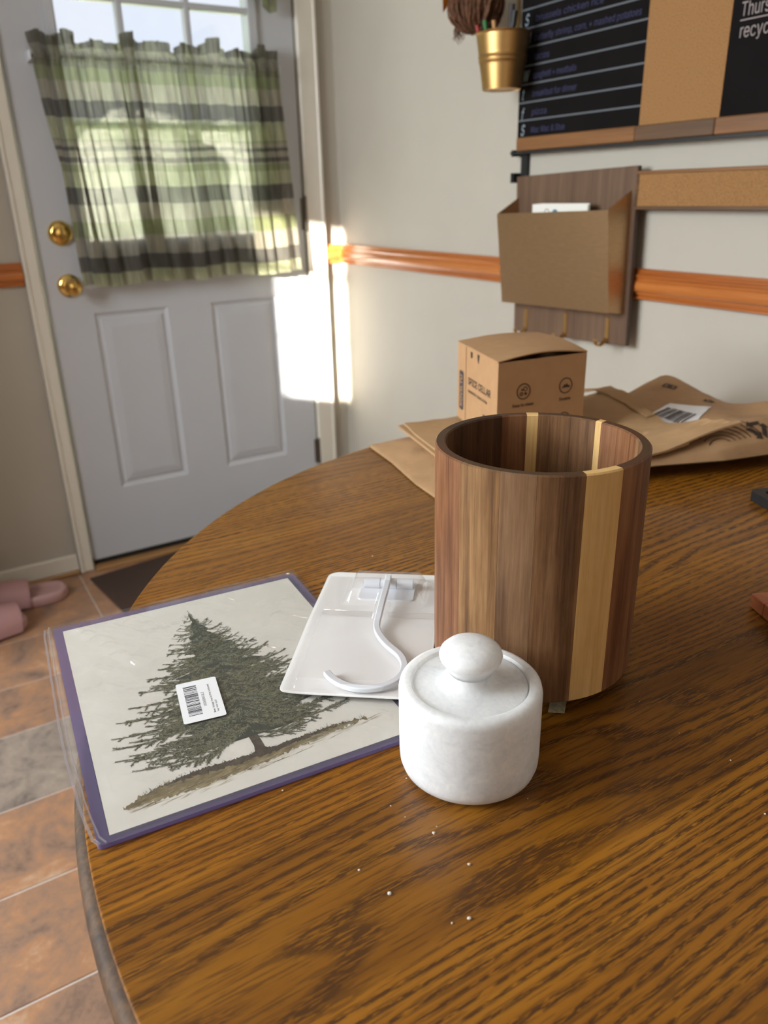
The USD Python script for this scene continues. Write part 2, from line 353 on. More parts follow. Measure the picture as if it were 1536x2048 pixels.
# marble: grey-white with cloudy mottling, a little light inside
M['marble'] = mat('white_marble', {
    'g': ('geometry', {}), 'n1': ('noise_texture', {'scale': 48.0, 'detail': 7.0, 'roughness': 0.68, 'distortion': 0.8}), 'n2': ('noise_texture', {'scale': 300.0, 'detail': 4.0, 'roughness': 0.6}),
    'mx': ('mix_float', {'fac': 0.28}), 'r': ('rgb_ramp', {'ramp': [(0.32, (0.64, 0.65, 0.66)), (0.46, (0.755, 0.76, 0.765)), (0.55, (0.81, 0.81, 0.80)), (0.66, (0.90, 0.89, 0.86))]}),
    'p': ('principled_bsdf', {'roughness': 0.42, 'subsurface_weight': 0.35, 'subsurface_scale': 0.006, 'subsurface_radius': (1.0, 0.95, 0.85), 'specular_ior_level': 0.45})},
    [('g.position', 'n1.vector'), ('g.position', 'n2.vector'), ('n1.fac', 'mx.a'), ('n2.fac', 'mx.b'), ('mx.result', 'r.fac'), ('r.color', 'p.base_color')], 'p.BSDF')

# floor tiles: slate look, per-tile tone from object random
for tn, GREY in (('tile', 2.0), ('tile_grey', -1.0)):
    M[tn] = mat('slate_' + tn, {
    'g': ('geometry', {}), 'oi': ('object_info', {}), 'off': ('vector_math', {'math_type': 'scale', 'vector1': (7.0, 3.0, 5.0)}), 'add': ('vector_math', {'math_type': 'add'}),
    'n1': ('noise_texture', {'scale': 7.0, 'detail': 5.0, 'roughness': 0.62, 'distortion': 0.7}), 'n2': ('noise_texture', {'scale': 60.0, 'detail': 5.0, 'roughness': 0.7}),
    'mx': ('mix_float', {'fac': 0.25}),
    'ra': ('rgb_ramp', {'ramp': [(0.34, (0.13, 0.085, 0.065)), (0.45, (0.25, 0.15, 0.10)), (0.55, (0.35, 0.18, 0.095)), (0.66, (0.43, 0.29, 0.19))]}),
    'rb': ('rgb_ramp', {'ramp': [(0.34, (0.12, 0.095, 0.08)), (0.47, (0.24, 0.19, 0.155)), (0.57, (0.30, 0.24, 0.19)), (0.68, (0.45, 0.38, 0.31))]}),
    'w': ('math', {'math_type': 'greater_than', 'value2': GREY}), 'c': ('mix', {}), 'b': ('bump', {'strength': 0.3, 'distance': 0.002}),
    'p': ('principled_bsdf', {'roughness': 0.42, 'specular_ior_level': 0.4})},
    [('oi.random', 'off.scale'), ('g.position', 'add.vector1'), ('off.vector', 'add.vector2'), ('add.vector', 'n1.vector'), ('add.vector', 'n2.vector'), ('n1.fac', 'mx.a'), ('n2.fac', 'mx.b'),
     ('mx.result', 'ra.fac'), ('mx.result', 'rb.fac'), ('oi.random', 'w.value1'), ('w.value', 'c.fac'), ('ra.color', 'c.color1'), ('rb.color', 'c.color2'), ('c.color', 'p.base_color'),
     ('mx.result', 'b.height'), ('b.normal', 'p.normal')], 'p.BSDF')

# curtain: woven stripes by height along the cloth (primvar st.y), thin enough to glow and show a little of the window
BEI, DRK, OLV, LIM, DGR = (0.25, 0.23, 0.175), (0.105, 0.097, 0.082), (0.18, 0.19, 0.095), (0.265, 0.27, 0.165), (0.15, 0.15, 0.095)
zs = [(0.88, LIM), (0.938, DRK), (0.980, BEI), (1.032, OLV), (1.075, BEI), (1.121, DRK), (1.167, LIM), (1.207, OLV), (1.226, BEI), (1.232, DRK), (1.243, BEI), (1.260, DRK), (1.272, BEI), (1.283, OLV),
      (1.290, LIM), (1.343, DRK), (1.386, BEI), (1.432, OLV), (1.462, DGR), (1.478, (0.19, 0.175, 0.135)), (1.512, (0.12, 0.11, 0.085)), (1.56, (0.12, 0.11, 0.085))]
Z0, Z1 = 0.88, 1.56
M['cloth'] = mat('striped_cotton', {
    'u': ('uvmap', {'attribute': 'st'}), 's': ('separate_xyz', {}), 'r': ('rgb_ramp', {'interpolate': False, 'ramp': [((z - Z0) / (Z1 - Z0), c) for z, c in zs]}),
    'ms': ('mapping', {'scale': (420.0, 9.0, 1.0)}), 'n': ('noise_texture', {'scale': 1.0, 'detail': 3.0}), 'mr': ('map_range', {'from_min': 0.3, 'from_max': 0.7, 'to_min': 0.72, 'to_max': 1.22}),
    'hs': ('hsv', {}), 'd': ('diffuse_bsdf', {'roughness': 0.6}), 't': ('translucent_bsdf', {}), 'mx': ('mix_closure', {'fac': 0.5}), 'tr': ('transparent_bsdf', {}), 'm2': ('mix_closure', {'fac': 0.06}),
    'hs2': ('hsv', {'saturation': 0.6, 'value': 3.3})},
    [('u.UV', 's.vector'), ('s.y', 'r.fac'), ('u.UV', 'ms.vector'), ('ms.vector', 'n.vector'), ('n.fac', 'mr.value'), ('mr.result', 'hs.value'), ('r.color', 'hs.color'), ('hs.color', 'd.color'), ('hs.color', 'hs2.color'), ('hs2.color', 't.color'),
     ('d.BSDF', 'mx.closure1'), ('t.BSDF', 'mx.closure2'), ('mx.closure', 'm2.closure1'), ('tr.BSDF', 'm2.closure2')], 'm2.closure')

# ------------------------------------------------------------------ the room
RX, RY, RZ = 4.2, -3.2, 2.44
DY0, DY1 = -0.985, -0.135        # door opening
# floor: grout bed and tiles
fl = thing('floor', kind='structure')
obj('grout_bed', box(-0.15, RX, RY, 0.12, -0.05, -0.002), M['grout'], fl, smooth=False)
xs_t = [0.118, 0.350, 0.583, 0.787, 1.041, 1.270, 1.502]
xs_t = [-0.11] + xs_t + [1.502 + 0.231 * k for k in range(1, 13)]
for i in range(len(xs_t) - 1):
    x0, x1 = xs_t[i], min(xs_t[i + 1], RX)
    if x1 <= 0.01 or x0 >= RX: continue
    x0 = max(x0, 0.0)
    off = [-1.50, -1.04, -1.52, -1.06][i % 4]
    y = off - 0.462 * 6
    while y < 0:
        y0, y1 = max(y, RY), min(y + 0.462, 0.0); y += 0.462
        if y1 - y0 < 0.02: continue
        g = 0.002
        obj('tile', box(x0 + g, x1 - g, y0 + g, y1 - g, -0.012, 0.0, 0.0012), M['tile_grey' if (i == 4 or (i * 5 + int(round(y * 9))) % 7 == 0 and i > 7) else 'tile'], fl, smooth=False)

def wall_with_hole(x0, x1, y0, y1, z0, z1, holes):
    m = manifold3d.Manifold.cube([x1 - x0, y1 - y0, z1 - z0]).translate([x0, y0, z0])
    for h in holes:
        m = m - manifold3d.Manifold.cube([h[1] - h[0], h[3] - h[2], h[5] - h[4]]).translate([h[0], h[2], h[4]])
    return m

obj('wall_left', wall_with_hole(-0.14, 0, RY, 0, 0, RZ, [(-0.5, 0.5, DY0 - .002, DY1 + .002, -0.1, 2.06)]), M['wall'], smooth=False, kind='structure')
obj('wall_right', box(-0.14, RX, 0, 0.12, 0, RZ), M['wall'], smooth=False, kind='structure')
WX0, WX1, WZ0, WZ1 = 1.70, 2.08, 1.00, 1.80
obj('wall_side', wall_with_hole(-0.14, RX, RY - 0.12, RY, 0, RZ, [(WX0, WX1, RY - 1, RY + 1, WZ0, WZ1)]), M['wall'], smooth=False, kind='structure')
obj('wall_front', box(0.0, 0.52, -1.78, -1.66, 0, RZ), M['wall'], smooth=False, kind='structure')  # out of view; stands there to shade the left wall and floor by the door
obj('wall_back', box(RX, RX + 0.12, RY, 0.12, 0, RZ), M['wall_out'], smooth=False, kind='structure')
obj('ceiling', box(-0.14, RX + 0.12, RY - 0.12, 0.12, RZ, RZ + 0.1), M['ceiling'], smooth=False, kind='structure')
obj('lawn', box(-30, -0.15, -25, 25, -0.4, -0.3), M['lawn'], smooth=False, kind='structure')
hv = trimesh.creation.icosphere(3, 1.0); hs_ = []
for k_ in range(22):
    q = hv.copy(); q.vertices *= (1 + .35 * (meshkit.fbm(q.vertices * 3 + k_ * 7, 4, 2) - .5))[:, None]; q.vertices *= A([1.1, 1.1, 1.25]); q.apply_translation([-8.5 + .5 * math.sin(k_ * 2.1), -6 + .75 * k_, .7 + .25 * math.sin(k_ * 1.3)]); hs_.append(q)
obj('hedge', cat_(*hs_), M['hedge'], smooth=True, kind='structure')  # out of view behind the curtain, placed to tint its glow pale green
# unseen side-wall window behind the viewer, shaped to throw the sun patch by the door
w = thing('window_1', kind='structure')
FY0, FY1 = RY - .068, RY - .055
for nm, b_ in (('sill', (WX0, WX1, WZ0, 1.113)), ('muntin', (WX0, WX1, 1.3225, 1.3275)), ('meeting_rail', (WX0, WX1, 1.533, 1.557)), ('header', (WX0, WX1, 1.700, WZ1)), ('jamb', (WX0, 1.812, WZ0, WZ1)), ('jamb', (1.978, WX1, WZ0, WZ1))):
    obj(nm, box(b_[0], b_[1], FY0, FY1, b_[2], b_[3]), M['trimwhite'], w, smooth=False)
obj('pane', box(WX0, WX1, RY - .0745, RY - .071, WZ0, WZ1), M['pane'], w, smooth=False)

# chair rail profile (depth, height)
def rail_profile():
    return A([(0, 0.913), (0.009, 0.913), (0.0125, 0.9155), (0.0125, 0.9185), (0.0095, 0.9205), (0.0095, 0.9225), (0.0135, 0.9245), (0.0135, 0.9275), (0.0165, 0.929), (0.020, 0.9325), (0.022, 0.938), (0.022, 0.944), (0.0195, 0.950), (0.0155, 0.954), (0.0155, 0.957), (0.0185, 0.9585), (0.0195, 0.9615), (0.0185, 0.9645), (0.0145, 0.966), (0.0145, 0.969), (0.0115, 0.970), (0.0115, 0.9745), (0.008, 0.9765), (0, 0.9765)])
rp = sg.Polygon(rail_profile())
e = extrude(rp, 1.0)
def rail_along_x(x0, x1):
    m = e.copy(); v = m.vertices.copy(); m.vertices = np.c_[x0 + v[:, 2] * (x1 - x0), -v[:, 0], v[:, 1]]; trimesh.repair.fix_normals(m); return m
def rail_along_y(y0, y1):
    m = e.copy(); v = m.vertices.copy(); m.vertices = np.c_[v[:, 0], y0 + v[:, 2] * (y1 - y0), v[:, 1]]; trimesh.repair.fix_normals(m); return m
obj('trim_1', rail_along_x(0.0, RX), M['railwood'], smooth=20, kind='structure')
obj('trim_2', rail_along_y(-0.063, -0.0), M['railwood_y'], smooth=20, kind='structure')
obj('trim_3', rail_along_y(RY, -1.032), M['railwood_y'], smooth=20, kind='structure')
# door casing
def casing_v(y0, y1):
    return cat_(box(-0.03, 0.016, y0, y1, 0, 2.10, 0.004), box(0.0, 0.020, y0 if y0 < -.5 else y1 - .012, y0 + .012 if y0 < -.5 else y1, 0, 2.10, 0.003))
obj('trim_4', casing_v(-1.030, -0.987), M['trimwhite'], kind='structure', smooth=False)
obj('trim_5', casing_v(-0.132, -0.065), M['trimwhite'], kind='structure', smooth=False)
obj('trim_6', box(-0.03, 0.016, -1.030, -0.065, 2.055, 2.12, 0.004), M['trimwhite'], kind='structure', smooth=False)
bb = thing('baseboard_left', kind='structure')
obj('board', box(0, 0.012, RY, -1.031, 0.012, 0.068, 0.003), M['trimwhite'], bb, smooth=False)
obj('shoe_moulding', box(0, 0.02, RY, -1.031, 0, 0.013, 0.004), M['thresh'], bb, smooth=False)
obj('baseboard_right', box(0.012, RX, -0.012, 0, 0, 0.07, 0.003), M['trimwhite'], kind='structure', smooth=False)
obj('trim_7', box(-0.13, 0.034, DY0 + .002, DY1 - .001, -0.004, 0.011, 0.003), M['thresh'], kind='structure', smooth=False)

# ------------------------------------------------------------------ door
door = thing('door_1', kind='structure')
SY0, SY1, SZ0, SZ1, ST = DY0 + 0.005, DY1 - 0.003, 0.030, 2.05, 0.044
GY0, GY1, GZ0, GZ1 = -0.838, -0.282, 1.018, 1.955
PAN = [(-0.856, -0.630, 0.260, 0.820), (-0.489, -0.259, 0.260, 0.820)]
slab = manifold3d.Manifold.cube([ST, SY1 - SY0, SZ1 - SZ0]).translate([-ST, SY0, SZ0])
slab -= manifold3d.Manifold.cube([1, GY1 - GY0, GZ1 - GZ0]).translate([-.5, GY0, GZ0])
for y0, y1, z0, z1 in PAN: slab -= manifold3d.Manifold.cube([.02, y1 - y0, z1 - z0]).translate([-.012, y0, z0])
obj('slab', slab, M['door'], door, smooth=False)
obj('door_sweep', box(-0.040, -0.004, SY0, SY1, 0.009, 0.0305), M['black_rubber'], door, smooth=False)
for y0, y1, z0, z1 in PAN:
    prof = [(0, 0.0), (0.005, -0.0045), (0.011, -0.0075), (0.016, -0.0075), (0.021, -0.004), (0.024, -0.0035), (0.044, 0.0), (0.048, 0.0)]
    V, F = [], []
    for d, x in prof: V += [(x, y0 + d, z0 + d), (x, y1 - d, z0 + d), (x, y1 - d, z1 - d), (x, y0 + d, z1 - d)]
    for i in range(len(prof) - 1):
        for k in range(4): q = (k + 1) % 4; F.append((4 * i + k, 4 * i + q, 4 * i + 4 + q, 4 * i + 4 + k))
    b = 4 * (len(prof) - 1); F.append((b, b + 1, b + 2, b + 3))
    obj('panel', (A(V), A(F)), M['door'], door, smooth=False)
def ring(y0, y1, z0, z1, wd, x0, x1):
    p = sg.box(y0 - wd, z0 - wd, y1 + wd, z1 + wd).difference(sg.box(y0, z0, y1, z1)); m = extrude(p, x1 - x0, x0); v = m.vertices.copy(); m.vertices = v[:, [2, 0, 1]]; trimesh.repair.fix_normals(m); return m
obj('window_surround', cat_(ring(GY0, GY1, GZ0, GZ1, 0.030, 0.0, 0.006), ring(GY0, GY1, GZ0, GZ1, 0.020, 0.006, 0.012), ring(GY0 + .004, GY1 - .004, GZ0 + .004, GZ1 - .004, 0.004, -0.044, 0.010)), M['door'], door, smooth=False)
mv, mh = [-0.6635, -0.4715], [1.329, 1.640]
bars = [box(-0.022, 0.006, y - .0095, y + .0095, GZ0, GZ1, 0.004) for y in mv] + [box(-0.0215, 0.0055, GY0, GY1, z - .0085, z + .0085, 0.004) for z in mh]
for b_ in bars: obj('muntin', b_, M['door'], door, smooth=False)
ye, ze = [GY0] + mv + [GY1], [GZ0] + mh + [GZ1]
for i in range(3):
    for k in range(3): obj('pane', box(-0.018, -0.014, ye[i] + .008, ye[i + 1] - .008, ze[k] + .008, ze[k + 1] - .008), M['pane'], door, smooth=False)
for z0, z1 in ((0.208, 0.297), (1.027, 1.125), (1.80, 1.90)):
    c = trimesh.creation.cylinder(radius=0.0065, height=z1 - z0, sections=20); c.apply_translation([0.0085, -0.1315, (z0 + z1) / 2])
    tips = [trimesh.creation.icosphere(2, 0.007) for _ in range(2)]; tips[0].apply_translation([.0085, -.1315, z0]); tips[1].apply_translation([.0085, -.1315, z1])
    obj('hinge', cat_(c, *tips, box(0.0, 0.0035, -0.147, -0.131, z0, z1)), M['hinge'], door)
def lathe_x(profile, y, z):   # profile (radius, x)
    m = lathe(profile, 48); v = m.vertices.copy(); m.vertices = np.c_[v[:, 2], v[:, 0] + y, v[:, 1] + z]; trimesh.repair.fix_normals(m); return m
kn = obj('door_knob', lathe_x([(0, .078), (.010, .0775), (.018, .075), (.0235, .069), (.0255, .061), (.024, .053), (.019, .046), (.0125, .041), (.011, .034), (.0125, .026), (.016, .022), (.0161, .010), (0, .010)], -0.912, 0.904), M['brass'], door, label='polished brass door knob')
obj('rose', lathe_x([(0, .016), (.018, .0155), (.026, .013), (.0315, .008), (.033, .003), (.033, 0), (0, 0)], -0.912, 0.904), M['brass'], kn)
db = obj('deadbolt', lathe_x([(0, .022), (.012, .0218), (.0175, .020), (.0185, .016), (.024, .0145), (.030, .011), (.0335, .005), (.0345, 0), (0, 0)], -0.912, 1.049), M['brass'], door, label='round polished brass deadbolt')
obj('thumb_turn', box(.020, .034, -.915, -.909, 1.036, 1.062, .003), M['brass'], db, smooth=False)

# ------------------------------------------------------------------ curtain
rod = thing('curtain_rod', 'slim white curtain rod across the door window, holding the striped cafe curtain', 'curtain rod', (0.0, 0, 0))
obj('rod', sweep([(0.036, -0.917, 1.487), (0.036, -0.5, 1.487), (0.036, -0.215, 1.487)], circ(0.0045)), M['hinge'], rod)
for y in (-0.919, -0.213):
    obj('bracket', box(0.0, 0.046, y - .003, y + .003, 1.476, 1.500, .002), M['white_plastic'], rod, smooth=False)

def curtain(yl, yr, zb, zt, zrod, nfold, seed, lean, ruffle, nu=620, nv=120):
    r = np.random.default_rng(seed)
    k = np.arange(nfold + 1); cuts = k + r.uniform(-.32, .32, nfold + 1); amp = r.uniform(.55, 1.35, nfold + 1); skew = r.uniform(-1, 1, nfold + 1); ph2 = r.uniform(0, 6.28, 4); drift = r.uniform(-1, 1, nfold + 1)
    us = np.linspace(0, 1, nu); vs = np.linspace(0, 1, nv)
    def fn(U, V):
        s = U * nfold; Z = zb + (zt - zb) * V
        i = lambda arr: np.interp(s, k, arr)
        low = ss(zrod - .02, zb, Z)
        sp = s + .35 * low * i(drift)
        ph = 2 * np.pi * sp + 1.1 * np.sin(sp * 1.7 + ph2[0]) + 1.2 * i(skew)
        gather = np.exp(-((Z - zrod) / .016) ** 2)
        head = ss(zrod + .008, zt, Z)
        a = (.0105 + .008 * low) * i(amp) * (1 - .45 * gather) + .006 * head
        Y = yl + (yr - yl) * U + lean * (1 - V)
        Y = Y + .62 * a * np.sin(2 * ph + 1.0) * (.35 + .65 * i(amp) / 1.35) + .004 * low * np.sin(3 * s + ph2[1])
        X = 0.046 + a * np.cos(ph) + .0045 * np.cos(2.6 * ph + ph2[2]) * (1 - low) * (1 - gather) + .003 * np.cos(3.3 * s * (1 + .1 * V) + ph2[3])
        X = X + .011 * gather + .006 * head * np.sin(4.3 * ph + 2) + .004 * gather * np.sin(5.0 * ph)
        rz = ruffle * head ** 1.5 * (np.sin(.62 * ph + .8) * .55 + np.sin(.23 * ph) * .55 + .5 * (meshkit.noise(np.stack([s * 2.3, s * 0, s * 0 + seed], -1)) - .5))
        Z2 = Z + rz + .004 * (1 - V) * np.sin(1.3 * s + ph2[1])
        return np.stack([np.maximum(X, 0.019), Y, Z2], -1)
    m = grid(fn, us, vs)
    uv = np.stack(np.meshgrid(us, (zb + (zt - zb) * vs - Z0) / (Z1 - Z0), indexing='ij'), -1).reshape(-1, 2)
    return m, uv
cm, cuv = curtain(-0.914, -0.222, 0.902, 1.535, 1.487, 14, 11, 0.036, 0.017)
cu = obj('cafe_curtain', cm, M['cloth'], None, True, 'green, beige and grey striped cotton cafe curtain gathered over the door window', 'curtain', uv=cuv)
vt = thing('valance', 'striped valance at the top of the door window, only its corner tip in view', 'curtain')
vm, vuv = curtain(-0.925, -0.21, 1.685, 1.95, 1.93, 15, 5, 0.0, 0.0, 300, 40)
vm.vertices[:, 2] -= .05 * ss(-.30, -.215, vm.vertices[:, 1]) * ss(1.9, 1.69, vm.vertices[:, 2])
obj('cloth', vm, M['cloth'], vt, True, uv=vuv * A([1, 0]) + A([0, .82]))
obj('rod', sweep([(0.040, -0.93, 1.93), (0.040, -0.5, 1.93), (0.040, -0.205, 1.93)], circ(0.0045)), M['white_plastic'], vt)

# ------------------------------------------------------------------ mat and sandals
a_ = math.radians(7)
mm = box(0, 0.45, 0, 0.75, 0, 0.008, 0.003); mm = frame(mm, (0.079, -1.017, 0), (math.cos(a_), math.sin(a_), 0), (-math.sin(a_), math.cos(a_), 0))
obj('door_mat', mm, M['mat'], None, False, 'dark brown door mat on the tiles at the foot of the white door', 'door mat')

def sole_outline(L, W):
    t = np.linspace(0, 1, 40); wv = W / 2 * (0.92 + .12 * np.sin(t * 5.2 + .3)) * np.sqrt(np.clip(1 - (2 * t - 1) ** 6, 0, 1)); y = (t - .5) * L
    return sg.Polygon(np.r_[np.c_[wv, y], np.c_[-wv[::-1], y[::-1]]]).buffer(0)
def sandal(loc, rz, label, shift):
    t = thing('slide_sandal', label, 'sandal', loc, rz, None)
    L, W = .265, .108
    o = sole_outline(L, W)
    layers = []
    for z, inset in ((0, .006), (.006, .001), (.024, 0), (.031, .003), (.034, .009), (.030, .014), (.027, .022)): layers.append((o.buffer(-inset), z))
    pts = [np.c_[A(g.exterior.segmentize(.004).coords)[np.linspace(0, len(g.exterior.segmentize(.004).coords) - 1, 90).astype(int)], np.full(90, z)] for g, z in layers]
    V = np.vstack(pts); F = []
    for i in range(len(pts) - 1):
        for k in range(89): F.append((90 * i + k, 90 * i + k + 1, 90 * i + 91 + k, 90 * i + 90 + k))
    m1 = trimesh.Trimesh(*meshkit.arrays((V, A(F)))[:2], process=False)
    top = flat(o.buffer(-.022)); top.apply_translation([0, 0, .027]); bot = flat(o.buffer(-.006))
    sm = cat_(m1, top, bot); sm.merge_vertices(); trimesh.repair.fix_normals(sm)
    obj('sole', sm, M['pink'], t, 40)
    def strap(U, V):
        th = np.pi * U; wd = W / 2 + .006
        H = .062 + .008 * np.sin(np.pi * V); y = shift - .075 + .115 * V
        return np.stack([-np.cos(th) * wd * (1 - .04 * V), y + .018 * np.sin(th) * (V - .3), .010 + np.sin(th) ** .8 * H], -1)
    us, vs = np.linspace(0, 1, 40), np.linspace(0, 1, 12)
    s1 = grid(strap, us, vs)
    def strap2(U, V):
        P = strap(U, V); c = A([0, 0, .02]); d = (P - c) * A([1, 0, 1]); d /= np.linalg.norm(d, axis=-1, keepdims=True); return P - d * .008
    s2 = grid(strap2, us, vs); s2.faces = s2.faces[:, ::-1]
    n = len(us) * len(vs); nv = len(vs); idx = np.arange(n).reshape(len(us), nv)
    loop = np.r_[idx[0, :], idx[1:, -1], idx[-1, -2::-1], idx[-2:0:-1, 0]]
    side = [(loop[k], loop[(k + 1) % len(loop)], loop[(k + 1) % len(loop)] + n, loop[k] + n) for k in range(len(loop))]
    V = np.r_[s1.vertices, s2.vertices]; F = np.r_[s1.faces, s2.faces + n, meshkit.arrays((V, A(side)))[1]]
    st = trimesh.Trimesh(V, F, process=False); trimesh.repair.fix_normals(st)
    obj('strap', st, M['pinkdark'], t, 40)
    return t
sandal((0.125, -1.225, 0), 180 - 4, 'pink foam slide sandal against the baseboard, sole pointing to the door casing', .055)
sandal((0.285, -1.362, 0), 0 + 10, 'pink foam slide sandal out on the tiles, away from the baseboard', .062)

# ------------------------------------------------------------------ table
TC, TR, TZ = A([2.14614, -0.61258]), 0.7305, 0.75
def outline(r, n=240):
    t = np.arange(n) * 2 * np.pi / n; y = np.sin(t); b = np.where(y > 0, r - 0.143, r); return np.c_[TC[0] + r * np.cos(t), TC[1] + b * y]
def ringmesh(prof, n=240, cap_top=False, cap_bot=False):   # prof: (inset, z)
    rings = [np.c_[outline(TR - i, n), np.full(n, z)] for i, z in prof]; V = np.vstack(rings); F = []
    for i in range(len(prof) - 1):
        for k in range(n): q = (k + 1) % n; F.append((i * n + k, i * n + q, (i + 1) * n + q, (i + 1) * n + k))
    v, f, _ = meshkit.arrays((V, A(F))); f = list(map(tuple, f))
    if cap_top: f += [((len(prof) - 1) * n, (len(prof) - 1) * n + k, (len(prof) - 1) * n + k + 1) for k in range(1, n - 1)]
    if cap_bot: f += [(0, k + 1, k) for k in range(1, n - 1)]
    return trimesh.Trimesh(V, A(f), process=False)
tb = thing('dining_table', 'round golden oak dining table with dark grain, filling the foreground', 'table')
obj('tabletop', ringmesh([(0.012, 0.728), (0.0092, 0.7465), (0.0082, 0.7480), (0.0085, 0.7494), (0.0098, 0.75)], cap_top=True), M['table'], tb, 40)
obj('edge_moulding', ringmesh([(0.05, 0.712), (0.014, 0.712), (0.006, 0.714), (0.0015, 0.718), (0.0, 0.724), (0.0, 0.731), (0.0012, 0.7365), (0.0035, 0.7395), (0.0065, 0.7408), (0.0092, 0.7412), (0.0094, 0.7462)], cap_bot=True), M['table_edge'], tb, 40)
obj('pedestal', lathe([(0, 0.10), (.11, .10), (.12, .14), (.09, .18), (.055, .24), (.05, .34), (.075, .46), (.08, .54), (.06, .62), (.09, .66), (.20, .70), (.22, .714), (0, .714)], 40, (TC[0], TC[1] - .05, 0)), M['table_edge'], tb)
for k in range(4):
    t = math.pi / 4 + k * math.pi / 2
    pts = [(TC[0] + r * math.cos(t), TC[1] - .05 + r * math.sin(t), z) for r, z in ((.05, .20), (.16, .17), (.28, .09), (.36, .035), (.40, .024))]
    obj('foot', sweep(smooth_path(pts, 20), A([(-.022, -.024), (.022, -.024), (.022, .024), (-.022, .024)])), M['table_edge'], tb)

# ------------------------------------------------------------------ art print in its plastic sleeve and bag
PO = A([2.063, -1.3152, 0.0]); an = math.radians(85.0); EU = A([math.cos(an), math.sin(an), 0]); EV = A([-math.sin(an), math.cos(an), 0]); PW, PH = 0.2285, 0.2885
def onp(m, z): return frame(m, PO + A([0, 0, z]), EU, EV)
ap = thing('art_print', 'spruce tree art print on cream paper, inside the purple-edged plastic sleeve', 'art print')
obj('paper_sheet', onp(extrude(sg.box(0, 0, PW, PH), 0.0004), 0.7533), M['printpaper'], ap, False)
ZI = 0.75382
# outline of the crown in print coordinates: left and right reach by height
LV = A([0.0500, 0.0555, 0.0723, 0.1098, 0.1397, 0.166, 0.1835, 0.2059, 0.2303, 0.2454, 0.2719]); LU = A([0.0300, 0.0190, 0.0141, 0.0168, 0.0392, 0.0542, 0.0727, 0.0825, 0.0919, 0.1025, 0.1146])
RV = A([0.0404, 0.0470, 0.0503, 0.0549, 0.0850, 0.1130, 0.1521, 0.1688, 0.187, 0.214, 0.2382, 0.2538, 0.2719]); RU = A([0.1279, 0.1654, 0.1901, 0.1950, 0.2060, 0.1990, 0.1823, 0.1728, 0.1615, 0.1459, 0.1351, 0.1200, 0.1146])
def trunk_u(v): return np.interp(v, [0.036, 0.12, 0.20, 0.2719], [0.1142, 0.1175, 0.1185, 0.1146])
r_ = np.random.default_rng(21)
tri = {'needle_dark': [], 'needle_mid': [], 'needle_light': []}
def needle(p, d, L, w, key):
    n = A([-d[1], d[0]]); tri[key].append((p - n * w, p + n * w, p + d * L))
def spray(p0, p1, sag, dens, keyw, size, level=0):
    n = max(6, int(np.linalg.norm(p1 - p0) / dens)); tv = np.linspace(0, 1, n)
    mid = (p0 + p1) / 2 + A([0, -sag]); P = [(1 - t) ** 2 * p0 + 2 * t * (1 - t) * mid + t * t * p1 for t in tv]
    for i in range(n - 1):
        d = P[i + 1] - P[i]; L = np.linalg.norm(d); d = d / L; needle(P[i], d, L * 1.3, .00022 * (1.35 - tv[i]), 'needle_dark')
        taper = 1.0 - .45 * tv[i]
        for s_ in (-1, 1):
            if r_.random() < .93:
                a = s_ * r_.uniform(.45, 1.05); c, s = math.cos(a), math.sin(a); dd = A([c * d[0] - s * d[1], s * d[0] + c * d[1]])
                key = r_.choice(['needle_dark', 'needle_mid', 'needle_light'], p=keyw); needle(P[i], dd, size * taper * r_.uniform(.6, 1.25), .00026, key)
    if level == 0:
        m = int(np.linalg.norm(p1 - p0) / .0052)
        for j in range(m):
            t = r_.uniform(.08, .97); q = (1 - t) ** 2 * p0 + 2 * t * (1 - t) * mid + t * t * p1; d = (p1 - p0) / np.linalg.norm(p1 - p0)
            a = r_.choice([-1, 1]) * r_.uniform(.30, .85); c, s = math.cos(a), math.sin(a); dd = A([c * d[0] - s * d[1], s * d[0] + c * d[1]])
            ln = r_.uniform(.006, .015) * (1.15 - t) * min(1.0, np.linalg.norm(p1 - p0) / .045)
            spray(q, q + dd * (ln + .003), r_.uniform(0, .0012), .0007, keyw, size * .82, 1)
def bough(v, side, full, thick):
    reach = np.interp(v, LV, LU) if side < 0 else np.interp(v, RV, RU); tu = trunk_u(v); tipu = tu + (reach - tu) * full; ln = abs(tipu - tu)
    rise = (.16 if side > 0 else .02) * ln if v > .10 else (.04 if side > 0 else -.04) * ln
    p1 = A([tipu, v + r_.normal(0, .0012)]); p0 = A([tu, v - rise * .6 + .14 * ln]); size = .0016 + .030 * min(ln, .075)
    for k_ in range(thick):
        q1 = p1 + A([-side * ln * r_.uniform(.05, .30), r_.normal(0, .0035)]) if k_ else p1; q0 = p0 + A([0, r_.normal(0, .003)]) if k_ else p0
        keyw = [.42, .40, .18] if k_ % 2 == 0 else [.25, .43, .32]
        spray(q0, q1, .012 + .10 * ln, .0008, keyw, size)
for i_, v in enumerate(np.linspace(.0525, .262, 27)):
    for side in (-1, 1):
        w_ = v + r_.normal(0, .0016)
        big = (i_ + (side > 0)) % 2 == 0 or v > .2
        bough(w_, side, 1.0 if big else r_.uniform(.66, .84), 3 if v < .2 else 2)
for v in r_.uniform(.06, .21, 26): bough(v, r_.choice([-1, 1]), r_.uniform(.35, .62), 2)
poly = []
fin = lambda v: np.interp(v, [.05, .19, .235, .27], [.50, .46, .25, .08])
for v in np.linspace(.052, .262, 80): poly.append((trunk_u(v) + (np.interp(v, LV, LU) - trunk_u(v)) * fin(v) * (1 + .22 * math.sin(v * 300) + .15 * math.sin(v * 733)), v))
